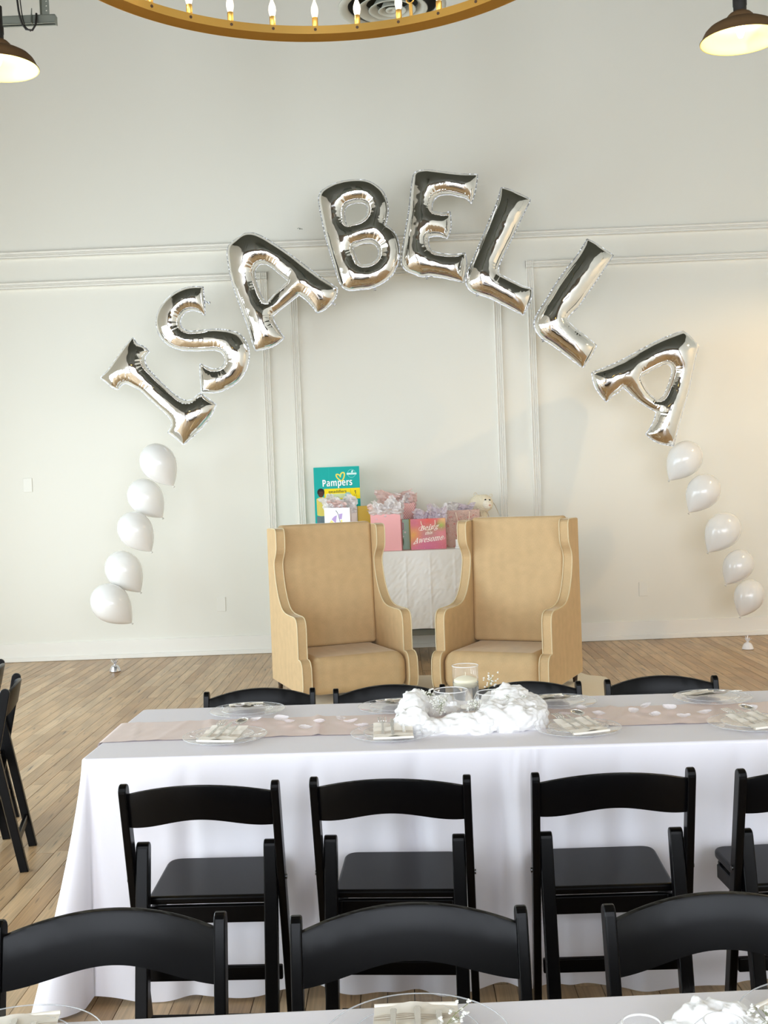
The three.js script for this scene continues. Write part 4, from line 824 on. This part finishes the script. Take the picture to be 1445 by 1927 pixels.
sprig("baby's breath spray hanging left of the larger glass bowl", [0.150, 0.850, -3.745], [0.105, 0.822, -3.690], [0.022, 0.030, 0.012], 60, 1);
sprig("baby's breath spray on top of the cotton at the cloud's upper left", [0.10, 0.846, -3.80], [0.075, 0.868, -3.80], [0.020, 0.012, 0.012], 26, 2);
sprig("small baby's breath spray between the two glass bowls", [0.235, 0.818, -3.690], [0.237, 0.845, -3.685], [0.026, 0.012, 0.010], 34, 3);
sprig("tall airy baby's breath spray standing right of the candle vase", [0.29, 0.830, -3.92], [0.318, 0.888, -3.92], [0.024, 0.014, 0.012], 24, 4);
sprig("baby's breath spray lying on the cotton right of the smaller bowl", [0.335, 0.858, -3.735], [0.362, 0.838, -3.700], [0.012, 0.010, 0.008], 22, 5);
sprig("tiny baby's breath spray on the cloud's right hump", [0.392, 0.840, -3.735], [0.410, 0.850, -3.730], [0.010, 0.006, 0.006], 10, 6);
sprig("baby's breath sprig behind the spoon of the setting below the cloud", [-0.010, 0.786, -3.66], [0.006, 0.800, -3.69], [0.020, 0.010, 0.010], 30, 7);
sprig("baby's breath sprig on the middle plate of the nearest table", [0.03, 0.785, -1.58], [0.078, 0.795, -1.66], [0.014, 0.008, 0.012], 14, 8);
sprig("thick baby's breath sprig beside the bottom right cotton cloud", [0.50, 0.79, -1.54], [0.500, 0.800, -1.600], [0.026, 0.008, 0.012], 34, 9);

// ------------------------------------------------------------------ gift table by the back wall
{
  const t = thing('work_table', 'grey steel work table with undershelf behind the armchairs, mostly under white cloth', 'table', [0.08, 0, -10.1]);
  part(t, 'table_top', rbox(1.84, 0.03, 0.62, 0.004, 0, 0.968, 0), M.steelDull);
  for (const x of [-1, 1]) for (const z of [-1, 1]) part(t, 'leg', new THREE.CylinderGeometry(0.02, 0.02, 0.955, 18).translate(x * 0.87, 0.4775, z * 0.27), M.steel);
  part(t, 'undershelf', rbox(1.76, 0.055, 0.54, 0.006, 0, 0.262, 0), M.steelDull);
  const c = solo('paper_tablecloth', 'white paper tablecloth with square fold creases on the gift table', 'tablecloth', drape({
    x0: -0.925, x1: 0.925, z0: -0.315, z1: 0.322, top: 0.990, rows: 60, flare: (c) => 0.012 + 0.03 * c.corner, hem: (c) => 0.300 + 0.004 * Math.sin(c.s * 14), step: 0.008,
    folds: (c, t) => {
      const ph = (c.s + 0.02) / 0.212, f = ph - Math.round(ph), cell = Math.round(ph - 0.5), d = Math.abs(f) * 0.212;
      let o = 0.0065 * Math.max(0, 1 - d / 0.012) * (0.6 + 0.4 * noise2(Math.round(ph) * 3.1, t * 3)) + 0.006 * noise2(cell * 1.7, Math.floor(t * 2.05) * 2.3) * (0.5 - Math.abs(f)) * 2;
      const y = Math.abs(t - 0.485); o += 0.0045 * Math.max(0, 1 - y / 0.02) + 0.0025 * noise2(c.s * 16 + t * 12, t * 5 - c.s * 9) + 0.003 * noise2(c.s * 5, t * 4);
      return o * Math.min(1, t * 8);
    },
  }), M.paperCloth, [0.08, 0, -10.1]);
}
function sheet(w, h, seed, lean = 0.03, peaks = 2) {
  const r = rng(seed), o = r() * 50, hs = []; for (let i = 0; i < 4; i++) hs.push(0.55 + 0.45 * r());
  return grid(14, 12, (u, v) => {
    const pk = 0.5 + 0.5 * Math.cos((u * peaks + hs[0]) * Math.PI * 2), top = h * (0.62 + 0.38 * pk * hs[1] + 0.08 * noise2(u * 9 + o, 1));
    return [(u - 0.5) * w * (0.82 + 0.34 * v) + 0.012 * noise2(v * 5 + o, u * 4), -0.05 + v * (top + 0.05), lean * v * v * 2 + 0.022 * noise2(u * 4 + o, v * 3) + 0.010 * noise2(u * 11 + o, v * 9) + 0.014 * Math.sin(u * 13 + o) * v];
  }, true);
}
function giftBag({ label, w, h, d, pos, turn = 0, face, side, flare = 0.01, handle, tissue = [] }) {
  const t = thing('gift_bag', label, 'gift bag', pos, turn, 'gift bags on the gift table');
  const W = w / 2, D = d / 2, f = flare, th = 0.002;
  const panel = (a, b, c, e) => { const g = new THREE.BufferGeometry(); const n = b.clone().sub(a).cross(e.clone().sub(a)).normalize().multiplyScalar(th), q = [a, b, c, e, ...[a, b, c, e].map((p) => p.clone().sub(n))]; g.setAttribute('position', new THREE.BufferAttribute(new Float32Array(q.flatMap((p) => [p.x, p.y, p.z])), 3)); g.setAttribute('uv', new THREE.BufferAttribute(new Float32Array([0, 0, 1, 0, 1, 1, 0, 1, 0, 0, 1, 0, 1, 1, 0, 1]), 2)); g.setIndex([0, 1, 2, 0, 2, 3, 4, 6, 5, 4, 7, 6, 0, 4, 5, 0, 5, 1, 1, 5, 6, 1, 6, 2, 2, 6, 7, 2, 7, 3, 3, 7, 4, 3, 4, 0]); const e2 = g.toNonIndexed(); e2.computeVertexNormals(); return e2; };
  const A = V(-W, 0, D), B = V(W, 0, D), C = V(W - 0.002, h, D + f), E = V(-W + 0.002, h, D + f), A2 = V(-W, 0, -D), B2 = V(W, 0, -D), C2 = V(W - 0.002, h, -D - f), E2 = V(-W + 0.002, h, -D - f);
  const mR = V(W - 0.006, 0, 0), mRt = V(W - 0.03, h, 0), mL = V(-W + 0.006, 0, 0), mLt = V(-W + 0.03, h, 0);
  part(t, 'front_panel', panel(A, B, C, E), face);
  part(t, 'back_panel', panel(B2, A2, E2, C2), side);
  part(t, 'side_panel', merge([panel(B, mR, mRt, C), panel(mR, B2, C2, mRt)]), side); part(t, 'side_panel', merge([panel(A2, mL, mLt, E2), panel(mL, A, E, mLt)]), side);
  part(t, 'bottom_panel', box(w - 0.004, 0.003, d - 0.004, 0, 0.0015, 0), side);
  if (handle) { const hw = w * 0.2; part(t, 'handle', tube([[-hw, h - 0.02, D + f + 0.002], [-hw * 0.9, h - 0.05, D + f + 0.006], [-hw * 0.2, h - handle.drop, D + f + 0.008], [hw * 0.5, h - handle.drop * 0.95, D + f + 0.008], [hw * 0.95, h - 0.06, D + f + 0.006], [hw, h - 0.015, D + f + 0.002]], 0.004, 40, 8), handle.mat); }
  for (const s of tissue) { const m = part(t, 'tissue_sheet', sheet(s.w, s.h, s.seed, s.lean, s.peaks), s.mat); m.position.set(s.x ?? 0, h + (s.y ?? 0), s.z ?? 0); m.rotation.y = s.turn ?? 0; }
  return t;
}
const GY = 0.991;
// diaper box
{
  const tex = canvasTexture(640, 1160, (g, w, h) => {
    g.fillStyle = '#00aca4'; g.fillRect(0, 0, w, h); g.fillStyle = '#20b9b1'; g.fillRect(210, 0, 3, 300);
    g.fillStyle = '#fbdf0d'; g.fillRect(140, 300, w - 140, 150); g.fillStyle = '#dfe6b4'; g.fillRect(160, 372, 330, 64); g.fillStyle = '#b9c58c'; for (let i = 0; i < 3; i++) g.fillRect(180, 384 + 17 * i, 240, 6);
    g.fillStyle = 'rgba(160,200,200,.9)'; g.beginPath(); g.arc(470, 400, 46, 0, 7); g.fill(); g.strokeStyle = '#123'; g.lineWidth = 7; g.beginPath(); g.moveTo(455, 418); g.lineTo(488, 384); g.stroke();
    g.strokeStyle = '#c8b100'; g.lineWidth = 3; g.beginPath(); g.moveTo(508, 308); g.lineTo(508, 445); g.stroke();
    g.strokeStyle = '#f2e05e'; g.lineWidth = 19; g.lineJoin = 'round'; g.beginPath(); g.moveTo(388, 200); g.bezierCurveTo(300, 150, 300, 90, 340, 105); g.bezierCurveTo(362, 112, 372, 128, 372, 140); g.bezierCurveTo(372, 95, 400, 70, 425, 85); g.bezierCurveTo(440, 110, 420, 170, 388, 200); g.stroke();
    g.fillStyle = '#ffffff'; g.save(); g.translate(112, 268); g.rotate(-0.02); g.font = 'bold 118px sans-serif'; g.shadowColor = '#08776f'; g.shadowOffsetX = 4; g.shadowOffsetY = 5; g.scale(0.86, 1.12); g.fillText('Pampers', 0, 0); g.restore();
    g.fillStyle = '#4a4a2a'; g.font = 'bold 52px sans-serif'; g.fillText('swaddlers', 198, 360); g.font = 'bold 66px sans-serif'; g.fillText('1', 555, 380); g.font = '20px sans-serif'; g.fillText('8-14', 552, 408);
    g.strokeStyle = 'rgba(190,235,230,.9)'; g.lineWidth = 4; g.beginPath(); g.arc(530, 98, 55, 0, 7); g.stroke(); g.fillStyle = '#d5f2ee'; g.fillRect(462, 88, 138, 26); g.beginPath(); g.ellipse(540, 70, 12, 20, 0.5, 0, 7); g.fill();
    // printed photograph of a child in a yellow top
    g.fillStyle = '#e6d66c'; g.beginPath(); g.moveTo(26, 440); g.quadraticCurveTo(80, 395, 150, 425); g.lineTo(166, 470); g.lineTo(160, 668); g.quadraticCurveTo(95, 690, 30, 664); g.closePath(); g.fill(); g.fillStyle = '#cdb954'; g.fillRect(40, 520, 4, 140); g.fillRect(140, 500, 4, 160);
    g.fillStyle = '#6d7f86'; g.fillRect(24, 680, 140, 480); g.fillStyle = '#5b6c73'; g.fillRect(90, 700, 5, 460);
    g.fillStyle = '#55301f'; g.beginPath(); g.ellipse(92, 362, 42, 54, 0, 0, 7); g.fill(); g.fillStyle = '#1b1210'; g.beginPath(); g.ellipse(92, 334, 48, 42, 0, Math.PI, 0); g.fill(); g.beginPath(); g.ellipse(52, 345, 10, 28, 0, 0, 7); g.ellipse(132, 345, 10, 28, 0, 0, 7); g.fill();
    g.fillStyle = '#20120c'; g.beginPath(); g.ellipse(76, 358, 5, 4, 0, 0, 7); g.ellipse(108, 358, 5, 4, 0, 0, 7); g.fill(); g.fillStyle = '#7d3f32'; g.beginPath(); g.ellipse(92, 392, 13, 5, 0, 0, 7); g.fill();
  });
  const t = thing('diaper_box', 'tall teal and yellow diaper box, leftmost and tallest on the gift table', 'box', [-0.545, GY, -10.33], 0.03);
  const W = 0.42, H = 0.765, D = 0.16;
  part(t, 'front_print', grid(1, 1, (u, v) => [(u - 0.5) * W, v * H, D / 2 + 0.0006]).rotateY(0), new THREE.MeshStandardMaterial({ map: tex, roughness: 0.75, side: THREE.DoubleSide }), 'printed front with logo and child photograph');
  part(t, 'carton', rbox(W, H, D, 0.004, 0, H / 2, 0), std(0x9fe0d9, 0.5));
  part(t, 'top_flap', rbox(W - 0.006, 0.003, D / 2 - 0.004, 0.001, 0, H + 0.001, D / 4), std(0x9fe0d9, 0.5)); part(t, 'top_flap', rbox(W - 0.006, 0.003, D / 2 - 0.004, 0.001, 0, H + 0.001, -D / 4), std(0x9fe0d9, 0.5));
}
const bagTex = {
  white: canvasTexture(512, 512, (g, w, h) => {
    g.fillStyle = '#f6f6f8'; g.fillRect(0, 0, w, h);
    g.fillStyle = '#b79ad0'; g.beginPath(); g.moveTo(144, 133); g.quadraticCurveTo(185, 95, 251, 87); g.lineTo(225, 178); g.closePath(); g.fill();
    g.beginPath(); g.moveTo(292, 72); g.lineTo(366, 66); g.lineTo(345, 132); g.lineTo(302, 128); g.closePath(); g.fill();
    g.fillStyle = '#f7e77e'; g.beginPath(); g.moveTo(78, 240); g.quadraticCurveTo(90, 165, 140, 140); g.lineTo(216, 184); g.lineTo(230, 240); g.closePath(); g.fill(); g.beginPath(); g.arc(341, 154, 17, 0, 7); g.fill();
    g.strokeStyle = '#77737c'; g.lineWidth = 11; g.beginPath(); g.moveTo(232, 30); g.quadraticCurveTo(282, 62, 290, 110); g.lineTo(332, 200); g.stroke();
  }),
  pink: dataTexture(256, 256, (x, y) => { const gx = x * 22, gy = y * 28, d = Math.hypot((gx % 1) - 0.5, (gy % 1) - 0.5); const k = d < 0.22 ? 14 : 0; return [238 + k * 0.7, 172 + k, 172 + k]; }),
  lattice: canvasTexture(256, 256, (g, w, h) => { const gr = g.createLinearGradient(0, 0, 0, h); gr.addColorStop(0, '#d97a86'); gr.addColorStop(1, '#a94b78'); g.fillStyle = gr; g.fillRect(0, 0, w, h); g.strokeStyle = '#f2ccb9'; g.lineWidth = 5; for (let i = -8; i < 16; i++) { g.beginPath(); g.moveTo(i * 22, 0); g.lineTo(i * 22 + 256, 200); g.stroke(); g.beginPath(); g.moveTo(i * 22 + 256, 0); g.lineTo(i * 22, 200); g.stroke(); } }),
  mint: canvasTexture(256, 512, (g, w, h) => { g.fillStyle = '#b0d2ba'; g.fillRect(0, 0, w, h); g.fillStyle = '#d3bc46'; g.fillRect(225, 0, 31, h); g.strokeStyle = '#c4738f'; g.lineWidth = 14; g.strokeRect(30, 60, 90, 110); g.fillStyle = '#5f7d52'; g.beginPath(); g.ellipse(60, 400, 60, 110, 0.2, 0, 7); g.fill(); g.fillStyle = '#f4efe6'; for (const [x, y, r] of [[150, 220, 17], [120, 290, 12], [80, 330, 8]]) { g.beginPath(); g.arc(x, y, r, 0, 7); g.fill(); } g.fillStyle = '#4c4a38'; g.fillRect(10, 330, 22, 90); }),
  awesome: canvasTexture(640, 560, (g, w, h) => {
    g.fillStyle = '#d5727e'; g.fillRect(0, 0, w, h);
    const blob = (x, y, r, c) => { const q = g.createRadialGradient(x, y, 0, x, y, r); q.addColorStop(0, c); q.addColorStop(1, c.replace(/[\d.]+\)$/, '0)')); g.fillStyle = q; g.fillRect(0, 0, w, h); };
    blob(330, 30, 260, 'rgba(224,88,72,.95)'); blob(40, 300, 220, 'rgba(228,164,62,.95)'); blob(560, 130, 130, 'rgba(136,190,66,1)'); blob(600, 30, 140, 'rgba(238,196,120,.9)'); blob(350, 260, 200, 'rgba(176,160,122,.85)'); blob(560, 300, 190, 'rgba(232,150,150,.8)'); blob(300, 540, 340, 'rgba(206,108,146,.85)'); blob(60, 60, 130, 'rgba(206,100,116,.8)');
    const r = rng(3); g.fillStyle = 'rgba(255,240,235,.8)'; for (let i = 0; i < 70; i++) { g.beginPath(); g.arc(r() * w, r() * h, 1 + 2.5 * r(), 0, 7); g.fill(); }
    g.fillStyle = '#f9ece2'; g.textAlign = 'center';
    const write = (s, x, y, size, sq) => { g.save(); g.translate(x, y); g.rotate(-0.10); g.transform(1, 0, -0.28, 1, 0, 0); g.scale(sq, 1); g.font = `italic bold ${size}px serif`; g.fillText(s, 0, 0); g.restore(); };
    write('Being', 330, 205, 120, 1.0); write('this', 322, 288, 72, 1.0); write('Awesome', 312, 425, 138, 0.80);
    g.strokeStyle = '#f9ece2'; g.lineWidth = 6; g.beginPath(); g.moveTo(95, 440); g.bezierCurveTo(10, 500, 40, 420, 120, 400); g.stroke(); g.beginPath(); g.moveTo(560, 365); g.bezierCurveTo(600, 400, 625, 380, 610, 345); g.stroke(); g.beginPath(); g.moveTo(215, 150); g.bezierCurveTo(150, 130, 140, 210, 165, 215); g.stroke();
  }),
  rose: canvasTexture(512, 512, (g, w, h) => {
    g.fillStyle = '#c9a594'; g.fillRect(0, 0, w, h); const r = rng(8), cs = ['#a57b70', '#ddc3b4', '#8f6f66', '#c47f74', '#b7a08c'];
    for (let i = 0; i < 260; i++) { g.strokeStyle = cs[Math.floor(r() * 5)]; g.lineWidth = 2 + 3 * r(); const x = r() * w, y = r() * h, a = r() * 6; g.beginPath(); g.moveTo(x, y); g.quadraticCurveTo(x + 20 * Math.cos(a), y + 20 * Math.sin(a), x + 30 * Math.cos(a + 0.8), y + 30 * Math.sin(a + 0.8)); g.stroke(); if (i % 7 === 0) { g.fillStyle = cs[3]; g.beginPath(); g.arc(x, y, 7 + 9 * r(), 0, 7); g.fill(); } }
    g.strokeStyle = '#7d6a5e'; g.lineWidth = 4; for (let k = 0; k < 8; k++) { g.beginPath(); g.moveTo(300, 80 + k * 26); g.lineTo(270, 66 + k * 26); g.moveTo(300, 80 + k * 26); g.lineTo(330, 66 + k * 26); g.stroke(); }
  }),
};
const printed = (t, rough = 0.45) => new THREE.MeshStandardMaterial({ map: t, roughness: rough });
giftBag({ label: 'white gift bag with purple and yellow print and white tissue, before the teal box', w: 0.26, h: 0.395, d: 0.14, pos: [-0.505, GY, -10.02], turn: -0.42, face: printed(bagTex.white), side: std(0xf2f0ee, 0.5), flare: 0.006, tissue: [{ w: 0.22, h: 0.11, seed: 4, lean: 0.03, z: 0.02, x: -0.05, mat: M.tissue }, { w: 0.20, h: 0.12, seed: 9, lean: 0.02, z: -0.02, x: 0.06, mat: M.tissue, peaks: 1.3 }, { w: 0.16, h: 0.08, seed: 15, lean: 0.05, z: 0.0, mat: M.tissuePink }, { w: 0.12, h: 0.15, seed: 22, lean: 0.0, x: -0.09, z: -0.01, turn: 1.0, mat: M.tissue, peaks: 1 }, { w: 0.13, h: 0.14, seed: 27, lean: 0.02, x: 0.11, z: -0.03, turn: -0.6, mat: M.tissue, peaks: 1 }] });
giftBag({ label: 'plain yellow gift bag squeezed between the white and the pink bags', w: 0.17, h: 0.40, d: 0.10, pos: [-0.275, GY, -10.15], turn: 0.05, face: std(0xe8c54a, 0.55), side: std(0xd6ae3a, 0.55) });
giftBag({ label: 'pink gift bag with magenta lattice print and pink tissue at the back', w: 0.20, h: 0.41, d: 0.10, pos: [0.068, GY, -10.30], turn: 0.0, face: printed(bagTex.lattice), side: std(0xa85074, 0.55), tissue: [{ w: 0.30, h: 0.14, seed: 31, lean: 0.02, x: -0.10, mat: M.tissuePink, peaks: 1 }, { w: 0.24, h: 0.12, seed: 33, lean: 0.05, x: -0.04, z: 0.03, mat: M.tissuePink, peaks: 1.4 }, { w: 0.14, h: 0.11, seed: 36, lean: 0.0, x: 0.06, z: 0.01, turn: 0.5, mat: M.tissuePink, peaks: 1 }, { w: 0.13, h: 0.12, seed: 38, lean: 0.04, x: 0.0, z: 0.03, turn: -0.3, mat: M.tissue, peaks: 1 }] });
giftBag({ label: 'tall plain pink gift bag with white tissue, front middle of the gift table', w: 0.27, h: 0.325, d: 0.12, pos: [-0.098, GY, -9.90], turn: -0.10, face: printed(bagTex.pink), side: std(0xe29b9b, 0.5), flare: 0.012, tissue: [{ w: 0.26, h: 0.06, seed: 51, lean: 0.05, z: 0.05, mat: M.tissue }, { w: 0.16, h: 0.15, seed: 53, lean: 0.04, x: -0.02, z: 0.02, mat: M.tissue, peaks: 1 }, { w: 0.15, h: 0.16, seed: 57, lean: 0.03, x: 0.085, z: 0.02, turn: -0.4, mat: M.tissue, peaks: 1 }, { w: 0.12, h: 0.17, seed: 61, lean: 0.0, x: 0.10, z: -0.03, mat: M.tissue, peaks: 1 }, { w: 0.2, h: 0.10, seed: 64, lean: 0.02, x: -0.05, z: -0.02, mat: M.tissuePink }] });
giftBag({ label: 'mint green gift bag with yellow edge between pink and multicoloured bags', w: 0.13, h: 0.268, d: 0.10, pos: [0.060, GY, -10.03], turn: -0.10, face: printed(bagTex.mint), side: std(0x6d8f79, 0.55) });
giftBag({ label: 'lilac gift bag peeking out behind the multicoloured Awesome bag', w: 0.22, h: 0.318, d: 0.08, pos: [0.270, GY, -10.19], turn: 0.0, face: std(0xcbaed3, 0.5), side: std(0xb597c0, 0.5) });
giftBag({ label: 'multicoloured gift bag lettered Awesome with cream handles and lilac tissue', w: 0.315, h: 0.272, d: 0.11, pos: [0.268, GY, -9.925], turn: 0.02, face: printed(bagTex.awesome, 0.35), side: std(0xcf8a86, 0.5), handle: { drop: 0.10, mat: std(0xf3dcc6, 0.6) }, tissue: [{ w: 0.12, h: 0.10, seed: 71, lean: 0.02, x: -0.065, mat: M.tissueLilac, peaks: 1 }, { w: 0.16, h: 0.13, seed: 74, lean: 0.0, x: 0.085, z: -0.01, mat: M.tissueLilac, peaks: 1 }, { w: 0.11, h: 0.14, seed: 79, lean: -0.01, x: 0.12, z: -0.02, mat: M.tissue, peaks: 1 }] });
giftBag({ label: 'rose gold floral gift bag with cream cord handle and white tissue', w: 0.31, h: 0.332, d: 0.12, pos: [0.590, GY, -10.10], turn: -0.04, face: printed(bagTex.rose, 0.3), side: std(0xb08d7e, 0.4), handle: { drop: 0.17, mat: std(0xf1dfcd, 0.6) }, tissue: [{ w: 0.18, h: 0.085, seed: 81, lean: 0.02, x: -0.06, z: 0, mat: M.tissue, peaks: 1 }, { w: 0.14, h: 0.07, seed: 86, lean: 0.03, x: 0.02, z: 0.02, turn: 0.3, mat: M.tissueLilac, peaks: 1 }] });
{
  const t = thing('folded_card', 'small white folded card standing on the gift table by the right armchair', 'card', [0.555, GY, -9.84]);
  part(t, 'standing_leaf', rbox(0.095, 0.072, 0.003, 0.001, 0, 0.040, 0).rotateX(-0.22).translate(0, 0.004, -0.01), M.card);
  part(t, 'flat_leaf', rbox(0.11, 0.016, 0.06, 0.002, 0, 0.008, 0.02), M.card);
}
// stuffed lamb looking out over the rose gold bag
{
  const t = thing('stuffed_lamb', 'cream curly stuffed toy lamb with floppy ears behind the floral bag', 'stuffed toy', [0.780, GY + 0.013, -10.30]);
  const curl = (x, y, z) => 0.006 * Math.abs(noise3(x * 55, y * 55, z * 55)) + 0.003 * noise3(x * 120, y * 120, z * 120);
  part(t, 'body', lumps([[0, 0.085, 0, 0.085], [-0.03, 0.16, 0, 0.085], [-0.045, 0.25, 0.0, 0.080], [-0.055, 0.32, 0.005, 0.072], [-0.03, 0.375, 0.025, 0.065], [0.02, 0.375, 0.05, 0.062], [0.035, 0.36, 0.075, 0.052], [-0.09, 0.10, 0.07, 0.04], [0.08, 0.09, 0.07, 0.04]], 72, 0.02, curl), M.plush);
  part(t, 'muzzle', lumps([[0.035, 0.365, 0.098, 0.045], [0.045, 0.35, 0.115, 0.034]], 44, 0.01, (x, y, z) => 0.003 * noise3(x * 90, y * 90, z * 90)), M.plushLight);
  const ear = (s) => grid(10, 8, (u, v) => { const a = (v - 0.5) * 2, w = 0.036 * Math.sin(Math.PI * (0.12 + 0.83 * u)); return [s * (0.015 + 0.10 * u) + (s > 0 ? 0.05 : -0.02), 0.405 - 0.16 * u * u - 0.02 * u, 0.045 + a * w - 0.012 * a * a]; });
  const earMat = phys(0xeddcb6, 1, { sheen: 0.5, side: THREE.DoubleSide });
  part(t, 'ear', ear(1), earMat); part(t, 'ear', ear(-1), earMat);
  for (const [x, y, z] of [[0.028, 0.400, 0.128], [0.066, 0.396, 0.118]]) part(t, 'eye', new THREE.SphereGeometry(0.0085, 16, 12).translate(x, y, z), M.eye);
  part(t, 'nose', new THREE.SphereGeometry(0.010, 16, 12).scale(1.2, 0.8, 0.8).translate(0.062, 0.350, 0.146), M.nose);
  part(t, 'ribbon', merge([tube([[-0.01, 0.315, 0.085], [-0.018, 0.28, 0.10], [-0.014, 0.245, 0.105]], 0.004, 10, 6), tube([[0.01, 0.315, 0.09], [0.045, 0.28, 0.105], [0.06, 0.225, 0.11]], 0.005, 10, 6), tube([[-0.075, 0.325, 0.06], [-0.02, 0.312, 0.085], [0.04, 0.312, 0.085], [0.06, 0.325, 0.05]], 0.005, 16, 6)]), std(0xd9c7b0, 0.7));
  part(t, 'bow', merge([new THREE.TorusGeometry(0.014, 0.0035, 6, 18).translate(-0.055, 0.452, 0.03), new THREE.TorusGeometry(0.012, 0.0035, 6, 18).translate(0.085, 0.437, 0.06)]), std(0xe7dcc3, 0.7));
}

// ------------------------------------------------------------------ shadows and hand-over
scene.traverse((o) => {
  if (o.isMesh) { o.castShadow = true; o.receiveShadow = true; }
  if (o.isPointLight) { o.castShadow = true; o.shadow.radius = 1.2; }
});
renderer.render(scene, camera);
